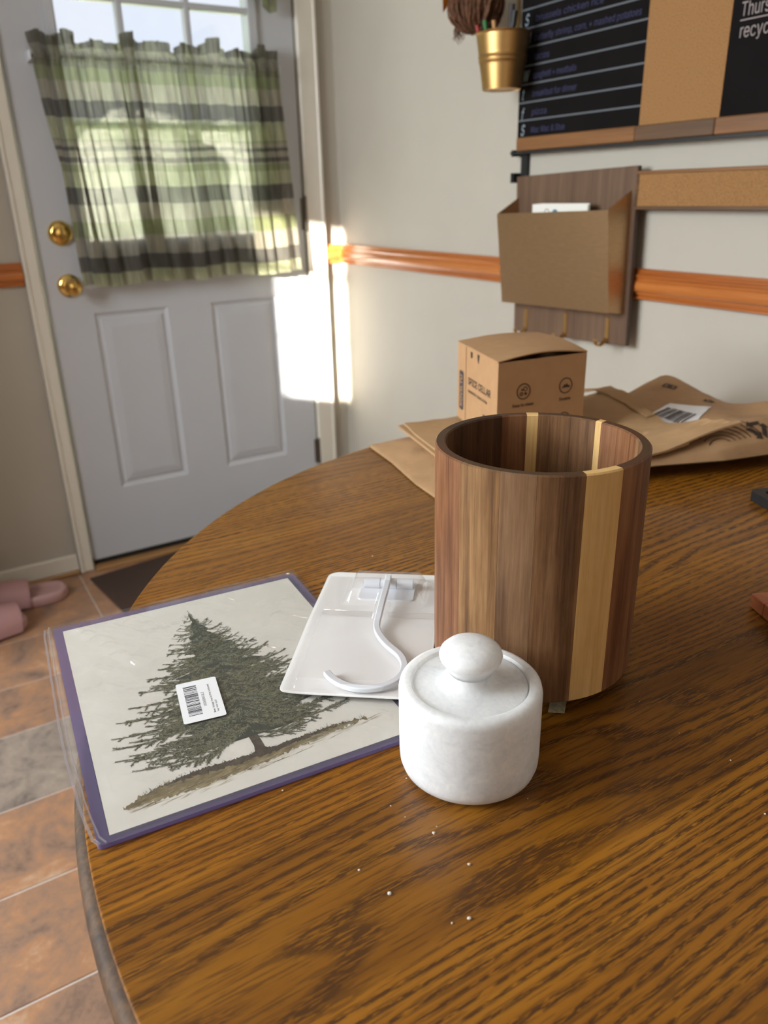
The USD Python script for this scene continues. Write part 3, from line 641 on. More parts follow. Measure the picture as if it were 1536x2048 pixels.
for v in np.linspace(.262, .052, 80): poly.append((trunk_u(v) + (np.interp(v, RV, RU) - trunk_u(v)) * fin(v) * (1 + .24 * math.sin(v * 330 + 1) + .14 * math.sin(v * 811)), v))
mass = sg.Polygon(poly).buffer(0)
obj('boughs', onp(flat(mass), ZI), M['needle_dark'], ap, False, label='dark inner boughs of the printed spruce')
for i, key in enumerate(('needle_dark', 'needle_mid', 'needle_light')):
    T_ = A(tri[key]); V = np.c_[T_.reshape(-1, 2), np.zeros(len(T_) * 3)]; F = np.arange(len(V)).reshape(-1, 3)
    obj('needles', onp(trimesh.Trimesh(V, F, process=False), ZI + .00003 * (i + 1)), M[key], ap, False, kind='stuff')
trunk = sg.Polygon([(.1105, .052), (.1108, .040), (.1095, .034), (.1040, .0300), (.1160, .0270), (.1215, .0315), (.1180, .036), (.1175, .052)])
obj('trunk', onp(flat(trunk), ZI + .00002), M['bark'], ap, False)
def ragged(top, bot, amp, seed, n=150):
    q = np.random.default_rng(seed); xs = np.linspace(top[0][0], top[-1][0], n); yt = np.interp(xs, *A(top).T) + q.normal(0, amp, n); yb = np.interp(xs, *A(bot).T) + q.normal(0, amp * 1.3, n)
    x2 = xs + q.normal(0, .0012, n); return sg.Polygon(np.r_[np.c_[xs, np.maximum(yt, yb + .0004)], np.c_[x2, yb][::-1]]).buffer(0)
top = [(.012, .0205), (.024, .0262), (.038, .0300), (.065, .0338), (.1045, .0315), (.145, .0330), (.172, .0345), (.2, .0322)]
bot = [(.012, .0190), (.03, .0165), (.059, .0150), (.093, .0175), (.14, .0225), (.17, .0270), (.2, .0300)]
obj('ground_band', onp(flat(ragged(top, bot, .0009, 3)), ZI - .00004), M['soil'], ap, False)
obj('ground_edge', onp(flat(ragged([(.040, .0297), (.065, .0345), (.1045, .0325), (.145, .0338), (.185, .0338)], [(.040, .0290), (.065, .0285), (.1045, .0255), (.145, .0290), (.185, .0330)], .0007, 4)), ZI - .00002), M['bark'], ap, False)
st_ = []
q_ = np.random.default_rng(8)
for _ in range(240):
    x = q_.uniform(.012, .205); yb = np.interp(x, *A(bot).T); yt = np.interp(x, *A(top).T); y = q_.uniform(yb - .006, yb + .3 * (yt - yb)); L = q_.uniform(.004, .016); h = q_.uniform(.0002, .0006)
    st_.append(sg.Polygon([(x, y), (x + L, y + h + .0011), (x + L * .4, y + h * 2.2)]))
obj('pale_strokes', onp(cat_(*[flat(s) for s in st_ if s.area > 0]), ZI - .00003), M['soil_pale'], ap, False, kind='stuff')
gs = []
for _ in range(260):
    x = q_.uniform(.02, .2); y = np.interp(x, *A(top).T) + q_.normal(-.001, .0012); L = q_.uniform(.001, .0042); gs.append(sg.Polygon([(x, y), (x + .00035, y), (x + q_.normal(0, .001), y + L)]))
obj('grass_strokes', onp(cat_(*[flat(s) for s in gs if s.area > 0]), ZI - .00001), M['needle_dark'], ap, False, kind='stuff')

SU0, SU1, SV0, SV1 = -0.0085, 0.2375, -0.0068, 0.2985
sl = thing('print_sleeve', 'rigid clear plastic sleeve with purple-tinted rim around the spruce print', 'plastic sleeve')
rim = rrect(SU0, SV0, SU1, SV1, .003).difference(sg.box(-0.0004, -0.0004, PW + .0004, PH + .0004))
obj('rim', onp(extrude(rim, 0.0026), 0.7512), M['sleeve_rim'], sl, False, label='purple-tinted clear plastic rim')
obj('cover_sheet', onp(flat(rrect(SU0, SV0, SU1, SV1, .003)), 0.7543), M['sleeve_top'], sl, False)
obj('back_sheet', onp(extrude(rrect(SU0, SV0, SU1, SV1, .003), 0.0006), 0.7504), M['sleeve_rim'], sl, False)

# thin crinkled bag over it
def bag_left(v): return np.interp(v, [-.008, 0, .03, .0957, .1429, .2051, .29, .302], [-.0062, -.0105, -.0140, -.0175, -.0180, -.0175, -.0165, -.0155])
def bagz(U, V):
    p = np.stack([U * 26 + V * 9, V * 22 - U * 13, U * 0], -1); w = meshkit.fbm(p, 4, 3)
    q = np.stack([(U + V * .8) * 75, (V - U * .9) * 16, U * 0 + 4], -1); c = np.abs(meshkit.fbm(q, 3, 9) - .5) * 2
    inside = ss(-.004, .01, U) * ss(.240, .225, U) * ss(-.007, .004, V) * ss(.302, .29, V)
    sx, sy, ex_, ey_ = .010, .284, .052, .192
    tt = np.clip(((U - sx) * (ex_ - sx) + (V - sy) * (ey_ - sy)) / ((ex_ - sx) ** 2 + (ey_ - sy) ** 2), 0, 1); dc = np.hypot(U - sx - tt * (ex_ - sx), V - sy - tt * (ey_ - sy))
    w = w + 1.25 * np.exp(-(dc / (.0018 + .0050 * np.sin(np.pi * tt))) ** 2) * (.35 + .65 * np.sin(np.pi * tt)) * (1 + .45 * np.sin(tt * 34))
    flat_ = 1 - ss(.055, .068, U) * ss(.122, .112, U) * ss(.074, .086, V) * ss(.160, .148, V)
    return .7549 + flat_ * inside * (.0004 + .0032 * np.clip(w - .42, 0, 1.2) + .0015 * (1 - c) * ss(.38, .58, w)) - .0035 * ss(-.008, -.016, U)
us, vs = np.linspace(0, 1, 280), np.linspace(-.0075, .303, 320)
bgm = grid(lambda S, V: np.stack([bag_left(V) + S * (0.2405 - bag_left(V)), V, bagz(bag_left(V) + S * (0.2405 - bag_left(V)), V)], -1), us, vs)
pb = thing('poly_bag', 'crinkled clear plastic bag over the spruce print, its sealed edge over the table rim', 'plastic bag')
obj('film', onp(bgm, 0), M['film'], pb, True)
vv = np.linspace(-.007, .302, 90)
for off, wd in ((0.0, .0010), (.0042, .0005)):
    seam_pts = [(bag_left(v) + off + .00015 * math.sin(v * 260), v, float(bagz(A(bag_left(v) + off), A(v))) + .0005 + .0002 * math.sin(v * 900)) for v in vv]
    obj('seam', onp(sweep(seam_pts, A([(-wd, -.0004), (wd, -.0004), (wd, .0004), (-wd, .0004)])), 0), M['seam'], pb, 40, label='sealed and crimped edge of the bag')
# barcode sticker
la = math.radians(-6.0); LO = PO + EU * .0696 + EV * .0885; LU_, LV_ = EU * math.cos(la) + EV * math.sin(la), EV * math.cos(la) - EU * math.sin(la)
lo_uv = lambda x, y: (LO + LU_ * x + LV_ * y)
def bag_at(x, y):
    d = lo_uv(x, y) - PO; return float(bagz(A(d @ EU), A(d @ EV)))
zl = max(bag_at(x, y) for x in (0, .016, .032) for y in (0, .02, .04, .058)) + .0003
def onl(m, z=0.0): return frame(m, LO + A([0, 0, zl + z]), LU_, LV_)
bl = thing('barcode_label', 'white barcode sticker on the bag over the spruce print', 'label')
obj('sticker', onl(extrude(rrect(0, 0, .0335, .0570, .002), .0003)), M['labelwhite'], bl, False)
q_ = np.random.default_rng(5); bars = []; y = .0085
while y < .0505:
    h = q_.choice([.0004, .0004, .0008, .0012]); bars.append(box(.0052, .0160, y, min(y + h, .0512), .0003, .00036)); y += h + q_.choice([.0004, .0006, .001])
obj('barcode', onl(cat_(*bars)), M['inkbar'], bl, False)
def vtext(s, h, x, y):   # reads along +v
    m = meshkit.text_mesh(s, h, .00006); return onl(frame(m, (x, y, .0003), (0, 1, 0), (-1, 0, 0)))
obj('code_text', vtext('X004ENVUL3', .0022, .0206, .0180), M['inkbar'], bl, False)
obj('title_text', vtext('New: Vintage Tree Art Print Unframed', .0017, .0262, .0065), M['inkbar'], bl, False)
obj('small_text', vtext('Tree-Print-8x10', .0015, .0289, .0065), M['inkbar'], bl, False)

# ------------------------------------------------------------------ hook in its blister pack
CO = A([1.989, -1.161, 0.7594]); ca = math.radians(51.5); CR = A([math.cos(ca), math.sin(ca), 0]); CU = A([-math.sin(ca), math.cos(ca), 0]); CW, CH = .1225, .2300
def onc(m, z=0.0): return frame(m, CO + A([0, 0, z]), CR, CU)
bp = thing('blister_pack', 'white card with clear moulded blister holding a white hook, leaning over the spruce print', 'blister pack')
cd = rrect(0, 0, CW + .02, CH, .012).union(rrect(0, 0, .03, .03, .006)).intersection(sg.box(-1, -1, CW, 1))
cdm = extrude(cd, .0007)
cv, cf = trimesh.remesh.subdivide_to_size(cdm.vertices, cdm.faces, .01, max_iter=10); cv = A(cv)
def curl(r, u): return -.0060 * ss(.10, .235, u) - .0012 * ss(.03, .0, u) * 0 + .0012 * ss(.02, .0, r) * ss(.06, 0, u)
cv[:, 2] += curl(cv[:, 0], cv[:, 1]); obj('backing_card', onc(trimesh.Trimesh(cv, cf, process=False)), M['cardwhite'], bp, 30)
def plate(r, u, r0, r1, u0, u1, wd): return ss(r0, r0 + wd, r) * ss(r1, r1 - wd, r) * ss(u0, u0 + wd, u) * ss(u1, u1 - wd, u)
def bz(R, U):
    h = .0085 * plate(R, U, .010, .160, .004, .127, .0045)
    h = np.maximum(h, .0138 * plate(R, U, .026, .111, .150, .216, .011))
    h = np.maximum(h, .0135 * plate(R, U, .0595, .0775, .105, .170, .005))
    return h + .0014 + curl(R, U)
us = np.unique(np.r_[np.linspace(.003, CW - .001, 100), np.linspace(.008, .018, 14)]); vs = np.linspace(.0015, CH - .012, 230)
obj('blister_shell', onc(grid(lambda R, U: np.stack([R, U, bz(R, U)], -1), us, vs)), M['blister'], bp, True, label='clear moulded plastic shell')
hk = thing('wreath_hook', 'white metal hook with hinged clamp bar, sealed in the clear blister', 'hook')
kc = -.0042
obj('base_plate', onc(extrude(rrect(.041, .165, .0965, .206, .003), .0022), .0012 + kc), M['hookwhite'], hk, False)
cyl = lambda r0, r1: onc(sweep([(r0, .192, .0072 + kc), ((r0 + r1) / 2, .192, .0072 + kc), (r1, .192, .0072 + kc)], circ(.0056, 24)))
for r0, r1 in ((.044, .0605), (.0610, .0775), (.0780, .0945)): obj('hinge_barrel', cyl(r0, r1), M['hookwhite'], hk, 40)
hp = [(.0685, .1965, .0125 + kc), (.0690, .188, .0130 + kc), (.0690, .165, .0128 + kc), (.0688, .140, .0118 - .002), (.0684, .115, .0082), (.0686, .100, .0062), (.0735, .0855, .0055), (.0840, .0690, .0050), (.0945, .0555, .0050), (.0995, .0420, .0050), (.0990, .0275, .0050), (.0915, .0140, .0050), (.0780, .0065, .0050), (.0620, .0055, .0050), (.0475, .0120, .0050), (.0360, .0245, .0050)]
sec = rrect(-.0032, -.0023, .0032, .0023, .0012); sc_ = A(sec.exterior.coords)[:-1]
pth_ = smooth_path(hp, 110); ta = np.gradient(pth_, axis=0); ta /= np.linalg.norm(ta, axis=1, keepdims=True); sd = np.cross(A([0, 0, 1.0]), ta); sd /= np.linalg.norm(sd, axis=1, keepdims=True); nn = np.cross(ta, sd)
k = len(sc_); V = np.vstack([pth_[i] + sc_[:, :1] * sd[i] + sc_[:, 1:] * nn[i] for i in range(len(pth_))]); F = []
for i in range(len(pth_) - 1):
    for j in range(k): q = (j + 1) % k; F += [(i * k + j, i * k + q, (i + 1) * k + q), (i * k + j, (i + 1) * k + q, (i + 1) * k + j)]
for j in range(1, k - 1): F += [(0, j + 1, j), ((len(pth_) - 1) * k, (len(pth_) - 1) * k + j, (len(pth_) - 1) * k + j + 1)]
hm = trimesh.Trimesh(V, A(F), process=False); trimesh.repair.fix_normals(hm)
obj('hook_arm', onc(hm), M['hookwhite'], hk, 40)

# ------------------------------------------------------------------ acacia crock, stave by stave
KC, KR, KI, KZ0, KZ1 = A([2.05376, -0.94851]), 0.08359, 0.0750, 0.764, 0.95302
W3 = {'brown': [(0.085, 0.038, 0.016), (0.175, 0.086, 0.037), (0.275, 0.148, 0.070)], 'gold': [(0.090, 0.040, 0.015), (0.185, 0.092, 0.035), (0.30, 0.162, 0.066)], 'red': [(0.115, 0.044, 0.018), (0.200, 0.084, 0.036), (0.29, 0.138, 0.062)],
      'grey': [(0.105, 0.052, 0.025), (0.185, 0.099, 0.049), (0.265, 0.152, 0.080)], 'yellow': [(0.62, 0.37, 0.13), (0.71, 0.45, 0.18), (0.79, 0.54, 0.245)], 'dark': [(0.055, 0.023, 0.010), (0.100, 0.046, 0.021), (0.155, 0.075, 0.037)]}
def acacia(name, cols, shift):
    dk, md, lt = cols
    eg = tuple(A(md) * (.42 if md[0] < .3 else 1.05))
    return mat(name, {'g': ('geometry', {}), 'm': ('mapping', {'scale': (1, 1, .035), 'location': (shift, shift * 2, 0)}), 'm3': ('mapping', {'scale': (1, 1, .35), 'location': (shift, 0, 0)}),
        'n1': ('noise_texture', {'scale': 75.0, 'detail': 4.0, 'roughness': 0.6, 'distortion': 0.9}), 'n2': ('noise_texture', {'scale': 480.0, 'detail': 3.0, 'roughness': 0.7}), 'n3': ('noise_texture', {'scale': 28.0, 'detail': 4.0, 'roughness': 0.6}),
        'a': ('mix_float', {'fac': 0.34}), 'b2': ('mix_float', {'fac': 0.30}), 'r': ('rgb_ramp', {'ramp': [(0.39, dk), (0.5, md), (0.61, lt)]}),
        's': ('separate_xyz', {}), 'top': ('map_range', {'from_min': 0.6, 'from_max': 0.9, 'to_min': 0.0, 'to_max': 1.0, 'clamp': True}), 'e': ('mix', {'color2': eg}),
        'b': ('bump', {'strength': 0.12, 'distance': 0.0006}), 'p': ('principled_bsdf', {'roughness': 0.5, 'specular_ior_level': 0.3, 'coat_weight': 0.0})},
        [('g.position', 'm.vector'), ('g.position', 'm3.vector'), ('m.vector', 'n1.vector'), ('m.vector', 'n2.vector'), ('m3.vector', 'n3.vector'), ('n1.fac', 'a.a'), ('n2.fac', 'a.b'), ('a.result', 'b2.a'), ('n3.fac', 'b2.b'), ('b2.result', 'r.fac'),
         ('g.true_normal', 's.vector'), ('s.z', 'top.value'), ('top.result', 'e.fac'), ('r.color', 'e.color1'), ('e.color', 'p.base_color'), ('n2.fac', 'b.height'), ('b.normal', 'p.normal')], 'p.BSDF')
WM = {k_: acacia('acacia_' + k_, v_, i * .37) for i, (k_, v_) in enumerate(W3.items())}
cr = thing('utensil_crock', 'tall round acacia wood crock made of brown staves with one pale yellow stave', 'crock')
seams = [(-178, 'dark'), (-150, 'brown'), (-122, 'red'), (-86, 'gold'), (-62, 'grey'), (-44, 'brown'), (-20.5, 'yellow'), (0.8, 'red'), (30, 'brown'), (59, 'red'), (82, 'red'), (96, 'yellow'), (100.5, 'brown'), (118, 'brown'), (139.5, 'yellow'), (147, 'red'), (164, 'dark')]
for i, (a0, kd) in enumerate(seams):
    a1 = seams[(i + 1) % len(seams)][0]; a1 = a1 if a1 > a0 else a1 + 360
    t = np.radians(np.linspace(a0 + .04, a1 - .04, max(3, int((a1 - a0) / 1.5)))); n = len(t); ch = .0012
    prof = [(KI, KZ0 + .012), (KI, KZ1 - ch), (KI + ch, KZ1), (KR - ch, KZ1), (KR, KZ1 - ch), (KR, KZ0 + ch), (KR - ch, KZ0), (KI, KZ0)]
    m_ = len(prof); V = A([(KC[0] + r * math.cos(x), KC[1] + r * math.sin(x), z) for x in t for r, z in prof]); F = []
    for a in range(n - 1):
        for b in range(m_): q = (b + 1) % m_; F.append((a * m_ + b, a * m_ + q, (a + 1) * m_ + q, (a + 1) * m_ + b))
    v, f, _ = meshkit.arrays((V, A(F))); f = list(map(tuple, f))
    for b in range(1, m_ - 1): f += [(0, b + 1, b), ((n - 1) * m_, (n - 1) * m_ + b, (n - 1) * m_ + b + 1)]
    sm = trimesh.Trimesh(V, A(f), process=False); trimesh.repair.fix_normals(sm)
    obj('stave', sm, WM[kd], cr, 25, label='pale yellow sapwood stave' if kd == 'yellow' else None)
obj('bottom_disc', lathe([(0, KZ0 + .012), (KI - .0002, KZ0 + .012), (KI - .0002, KZ0), (0, KZ0)], 64, (*KC, 0)), WM['dark'], cr)
obj('turning_base', lathe([(0, KZ0), (.060, KZ0), (.062, KZ0 - .003), (.062, .7505), (0, .7505)], 64, (*KC, 0)), M['black'], cr, label='recessed dark base under the staves')
tg = trimesh.creation.box([.012, .011, .0004])
tm = frame(trimesh.creation.extrude_polygon(sg.Polygon([(2.1205, -.9875), (2.1288, -.9775), (2.112, -.958), (2.104, -.968)]), .0004), (0, 0, 0.7510), (1, 0, 0), (0, 1, 0))
obj('care_tag', tm, M['soil_pale'], None, False, 'small tan paper tag peeking out beneath the wooden crock', 'paper tag')

# ------------------------------------------------------------------ marble jar
JC = A([2.1315, -1.07522]); JR, JZ = 0.0500, 0.8220
jar = thing('marble_jar', 'squat white marble salt jar with round lid and knob, in front of the wooden crock', 'jar')
ZB = .7508
obj('body', lathe([(0, ZB), (JR - .010, ZB), (JR - .005, ZB + .0012), (JR - .0018, ZB + .0045), (JR - .0004, ZB + .009), (JR, ZB + .016), (JR, JZ - .006), (JR - .0008, JZ - .0025), (JR - .0025, JZ - .0007), (JR - .005, JZ), (JR - .0085, JZ - .0005), (.0408, JZ - .0022), (.0405, JZ - .005), (.0405, ZB + .012), (0, ZB + .010)], 96, (*JC, 0)), M['marble'], jar, 40)
LZ = JZ - .0024
ld = obj('lid', lathe([(0, LZ - .008), (.0385, LZ - .008), (.0398, LZ - .007), (.0400, LZ - .001), (.0393, LZ), (.031, LZ + .0006), (.0255, LZ + .0011), (.0208, LZ + .0024), (.0176, LZ + .0048), (.0158, LZ + .0078), (.0153, LZ + .0105), (0, LZ + .0105)], 96, (*JC, 0)), M['marble'], jar, 40)
obj('knob', lathe([(0, LZ + .009), (.0153, LZ + .0100), (.0161, LZ + .0128), (.0184, LZ + .0165), (.0210, LZ + .0200), (.0218, LZ + .0230), (.0208, LZ + .0262), (.0178, LZ + .0292), (.0130, LZ + .0314), (.0066, LZ + .0325), (0, LZ + .0328)], 72, (*JC, 0)), M['marble'], ld, True)

# ------------------------------------------------------------------ mailer, flattened carton, box
MP = sg.Polygon([(1.436, -.748), (1.53, -.762), (1.63, -.785), (1.705, -.795), (1.76, -.66), (1.808, -.495), (1.848, -.40), (1.878, -.28), (1.885, -.19), (1.80, -.165), (1.70, -.135), (1.56, -.115), (1.50, -.15), (1.47, -.30), (1.43, -.52)]).buffer(.012, 6).buffer(-.012, 6)
def mdist(x, y): return shapely.distance(shapely.points(x, y), MP.exterior)
def mail_top(x, y):
    x, y = np.asarray(x, float), np.asarray(y, float)
    d = np.where(shapely.contains_xy(MP.buffer(1e-6), x, y), mdist(x, y), 0.0)
    puff = .016 + .030 * ss(-.56, -.30, y) * ss(1.46, 1.60, x) + .006 * ss(-.45, -.2, y)
    w = meshkit.fbm(np.stack([x * 13, y * 13, x * 0], -1), 3, 2) - .5
    w2 = np.abs(meshkit.fbm(np.stack([x * 9 + y * 6, y * 7, x * 0 + 3], -1), 3, 5) - .5)
    return .7520 + np.minimum(1, d / (.075 - .030 * ss(1.72, 1.80, x))) ** (.62 - .14 * ss(1.72, 1.80, x)) * (puff + .006 * w * 2 - .010 * w2) + .022 * np.exp(-(((x - 1.55) / .06) ** 2 + ((y + .19) / .055) ** 2)) * ss(0, .03, d)
v, f = trimesh.creation.triangulate_polygon(MP.segmentize(.012), engine='earcut'); mt = trimesh.Trimesh(np.c_[v, np.zeros(len(v))], f, process=False)
tv, tf = trimesh.remesh.subdivide_to_size(mt.vertices, mt.faces, .012, max_iter=12); tv = A(tv)
fl_ = np.cross(tv[tf[:, 1]] - tv[tf[:, 0]], tv[tf[:, 2]] - tv[tf[:, 0]])[:, 2] < 0; tf[fl_] = tf[fl_][:, ::-1]
tz = mail_top(tv[:, 0], tv[:, 1]); dd_ = mdist(tv[:, 0], tv[:, 1])
lowz = .7507 + .0 * tz
lift = lambda x, y: .020 * ss(.10, .0, mdist(x, y)) * ss(1.70, 1.80, x)
topm = trimesh.Trimesh(np.c_[tv[:, :2], tz + lift(tv[:, 0], tv[:, 1])], tf, process=False)
bz_ = np.minimum(.7507 + lift(tv[:, 0], tv[:, 1]), tz - .0004)
botm = trimesh.Trimesh(np.c_[tv[:, :2], .7507 + lift(tv[:, 0], tv[:, 1])], tf[:, ::-1], process=False)
mailz = lambda x, y: mail_top(x, y) + lift(np.asarray(x, float), np.asarray(y, float))
ml = thing('kraft_mailer', 'large crumpled brown kraft paper mailer bag lying under the carton and box', 'mailer')
obj('paper_bag', cat_(topm, botm), M['kraft'], ml, True)
def pr(name, poly, m_, parent, fz, lft, label=None):
    return obj(name, drape(flat(poly), fz, .006, lft), m_, parent, False, label=label)
lb = sg.Polygon([(1.676, -.366), (1.660, -.292), (1.724, -.272), (1.765, -.372), (1.734, -.384)])
lbl = pr('shipping_label', lb, M['labelwhite'], ml, mailz, .0012, 'white barcode label on the mailer')
bars = []; q_ = np.random.default_rng(2)
e0, e1 = A([1.690, -.360]), A([1.735, -.375]); d1 = A([-.012, .060])
s_ = 0.0
while s_ < 1.0:
    wv = q_.choice([.02, .03, .05]); p = A([1.682, -.362]) + (A([1.744, -.368]) - A([1.682, -.362])) * s_; p2 = A([1.682, -.362]) + (A([1.744, -.368]) - A([1.682, -.362])) * min(1, s_ + wv)
    bars.append(sg.Polygon([p, p2, p2 + d1 * .82, p + d1 * .82])); s_ += wv + q_.choice([.02, .03, .05])
obj('barcode', drape(cat_(*[flat(b_) for b_ in bars]), mailz, .006, .0018), M['inkgrey'], lbl, False)
tmx = meshkit.text_mesh('1Z DELIVERY 0482', .006, .0001); tmx.apply_scale([.5, 1.0, 1]); tv_ = tmx.vertices.copy(); cth, sth = math.cos(-.55), math.sin(-.55)
# recycling marks and stripes
def recycle(c, s, rot):
    out = []
    for k_ in range(3):
        a = rot + k_ * 2 * math.pi / 3
        p = [(-.55, -.62), (.25, -.62), (.25, -.80), (.62, -.45), (.25, -.12), (.25, -.30), (-.40, -.30)]
        out.append(affinity.rotate(sg.Polygon([(x * s, y * s) for x, y in p]), math.degrees(a), origin=(0, 0)))
    return affinity.translate(shapely.union_all(out), *c)
pr('recycle_mark', recycle((1.842, -.325), .021, .3), M['ink'], ml, mailz, .0012)
pr('recycle_mark', recycle((1.695, -.240), .012, .9), M['ink'], ml, mailz, .0012)
pr('handling_mark', affinity.rotate(sg.box(1.598, -.242, 1.622, -.228).difference(sg.box(1.601, -.2395, 1.619, -.2305)).union(sg.box(1.606, -.238, 1.614, -.232)), 12), M['inkgrey'], ml, mailz, .0014)
stripes = []
for k_ in range(7):
    c = A([1.845 - .0 * k_, -.40]); r0 = .020 + .0085 * k_
    stripes.append(sg.Point(c).buffer(r0 + .0015).difference(sg.Point(c).buffer(r0)).intersection(MP.buffer(-.014)).intersection(sg.box(1.78, -.41, 1.9, -.30)))
pr('stripe_print', shapely.union_all(stripes), M['ink'], ml, mailz, .0012)

# flattened carton: two thin boards following the mailer below
def soft(x, y):
    x, y = np.asarray(x, float), np.asarray(y, float)
    base = .7745 + .0 * x + .016 * ss(-.58, -.34, y) * ss(1.46, 1.60, x)
    m_ = np.max([mailz(x + dx, y + dy) for dx in (-.02, 0, .02) for dy in (-.02, 0, .02)], axis=0)
    return np.maximum(base, m_ + .0018)
def board(poly, fz, th, l0):
    v, f = trimesh.creation.triangulate_polygon(poly.segmentize(.015), engine='earcut'); m0 = trimesh.Trimesh(np.c_[v, np.zeros(len(v))], f, process=False)
    a, b = trimesh.remesh.subdivide_to_size(m0.vertices, m0.faces, .015, max_iter=12); a = A(a)
    fl = np.cross(a[b[:, 1]] - a[b[:, 0]], a[b[:, 2]] - a[b[:, 0]])[:, 2] < 0; b[fl] = b[fl][:, ::-1]
    z = fz(a[:, 0], a[:, 1]) + l0; n = len(a)
    e_ = trimesh.Trimesh(a, b, process=False); ed = e_.edges[trimesh.grouping.group_rows(e_.edges_sorted, require_count=1)]
    F = np.r_[b, b[:, ::-1] + n, np.c_[ed[:, 0], ed[:, 0] + n, ed[:, 1] + n], np.c_[ed[:, 0], ed[:, 1] + n, ed[:, 1]]]
    m_ = trimesh.Trimesh(np.r_[np.c_[a[:, :2], z + th], np.c_[a[:, :2], z]], F, process=False); return m_
fc = thing('flattened_carton', 'flattened brown cardboard carton lying on the kraft mailer, under the small box', 'cardboard')
PA = sg.Polygon([(1.437, -.691), (1.442, -.621), (1.459, -.583), (1.466, -.45), (1.476, -.305), (1.500, -.280), (1.548, -.3085), (1.70, -.372), (1.815, -.440), (1.795, -.515), (1.70, -.640), (1.62, -.735)])
obj('lower_panel', board(PA, soft, .003, 0.0), M['cartonin'], fc, 25)
PB = sg.Polygon([(1.455, -.690), (1.470, -.46), (1.64, -.50), (1.697, -.409), (1.841, -.361), (1.817, -.438), (1.805, -.512), (1.70, -.655), (1.615, -.728)])
obj('upper_panel', board(PB, lambda x, y: soft(x, y) + .0042 + .004 * ss(.06, 0, np.hypot(x - 1.455, y + .69)) + .003 * ss(.08, 0, np.hypot(x - 1.83, y + .38)), .0028, 0.0), M['cartonin'], fc, 25)
obj('curled_flap', board(sg.Polygon([(1.474, -.318), (1.478, -.300), (1.500, -.278), (1.556, -.306), (1.70, -.378), (1.697, -.392)]), lambda x, y: soft(x, y) + .0040 + .010 * ss(1.56, 1.49, x), .002, 0.0), M['cartonin'], fc, 25)

# box
BA, BB, BC = A([1.485, -.604]), A([1.6535, -.660]), A([1.672, -.508]); BD = BA + BC - BB; BZ1 = .912; bq = np.stack(np.meshgrid(np.linspace(-.02, 1.02, 20), np.linspace(-.02, 1.02, 20)), -1).reshape(-1, 2); bq = BA + bq[:, :1] * (BB - BA) + bq[:, 1:] * (BC - BB); BZ0 = float(np.max(soft(bq[:, 0], bq[:, 1]))) + .0076
bx = thing('spice_jar_box', 'small brown printed cardboard box behind the wooden crock, lid flaps closed', 'box')
def quadbox(pts, z0, z1, th):
    p = sg.Polygon(pts); return cat_(extrude(p.difference(p.buffer(-th, join_style=2)), z1 - z0, z0), extrude(p, th, z0))
obj('carton_body', quadbox([BA, BB, BC, BD], BZ0, BZ1, .002), M['carton'], bx, False)
e1v, e2v = BB - BA, BC - BB
def flap(s0, s1, fz, n1=30, n2=24, th=.0016):
    def fn(S, T): xy = BA + S[..., None] * e1v + T[..., None] * e2v; return np.concatenate([xy, fz(S, T)[..., None]], -1)
    g1 = grid(fn, np.linspace(s0, s1, n1), np.linspace(-.006, 1.004, n2)); g2 = g1.copy(); g2.vertices = g1.vertices - A([0, 0, th]); n = len(g1.vertices)
    ed = g1.edges[trimesh.grouping.group_rows(g1.edges_sorted, require_count=1)]
    F = np.r_[g1.faces, g2.faces[:, ::-1] + n, np.c_[ed[:, 0], ed[:, 1], ed[:, 1] + n], np.c_[ed[:, 0], ed[:, 1] + n, ed[:, 0] + n]]
    m_ = trimesh.Trimesh(np.r_[g1.vertices, g2.vertices], F, process=False); trimesh.repair.fix_normals(m_); return m_
dome_ = lambda S, T: np.sin(np.pi * np.clip(T, 0, 1)) * .0045 + .0045 * np.clip(T, 0, 1) ** 2 * np.sin(np.pi * np.clip(S, 0, 1))
obj('top_flap', flap(.262, 1.0, lambda S, T: BZ1 + .0022 + dome_(S, T) * 1.0 + .0026 * np.sin(np.pi * np.clip(T, 0, 1)) * ss(.7, 1, S)), M['carton'], bx, 30)
obj('top_flap', flap(-.004, .250, lambda S, T: BZ1 + .0018 + dome_(S, T)), M['carton'], bx, 30)
def onface(P, d, m, z, off):     # face frame: along d, up, outward normal
    ex = np.r_[d / np.linalg.norm(d), 0]; nrm = np.cross(ex, (0, 0, 1)); return frame(m, np.r_[P, z] + nrm * off, ex, (0, 0, 1), nrm)
wl = np.linalg.norm(e1v); wr = np.linalg.norm(e2v)
def fit(s, h, width, bold=False):
    m = meshkit.text_mesh(s, h, .00015, bold); m.vertices[:, 0] -= m.bounds[0][0]; m.vertices[:, 0] *= width / m.bounds[1][0]; return m
def at(m, x, y): m = m.copy(); m.apply_translation([x, y, 0]); return m
hgt = BZ1 - BZ0
obj('title_text', onface(BA, e1v, at(fit('SPICE CELLAR', .0105, .098, True), .052, hgt - .056), BZ0, .0002), M['ink'], bx, False)
obj('subtitle_text', onface(BA, e1v, at(fit('COUNTERTOP STORAGE SYSTEM', .0042, .085), .052, hgt - .069), BZ0, .0002), M['ink'], bx, False)
pill = onface(BA, e1v, extrude(rrect(.010, hgt - .105, .030, hgt - .042, .004), .0002), BZ0, .0002)
pl = obj('brand_pill', pill, M['inkgrey'], bx, False, label='dark rounded brand panel on the box')
bt = fit('KOVILTU', .0095, .050, True); bt = frame(bt, (.0245, hgt - .099, 0), (0, 1, 0), (-1, 0, 0))
obj('brand_text', onface(BA, e1v, bt, BZ0, .0005), M['carton'], pl, False)
obj('edge_crease', onface(BA, e1v, extrude(sg.box(.0405, .001, .0418, hgt - .001), .0002), BZ0, .0002), M['ink'], bx, False)
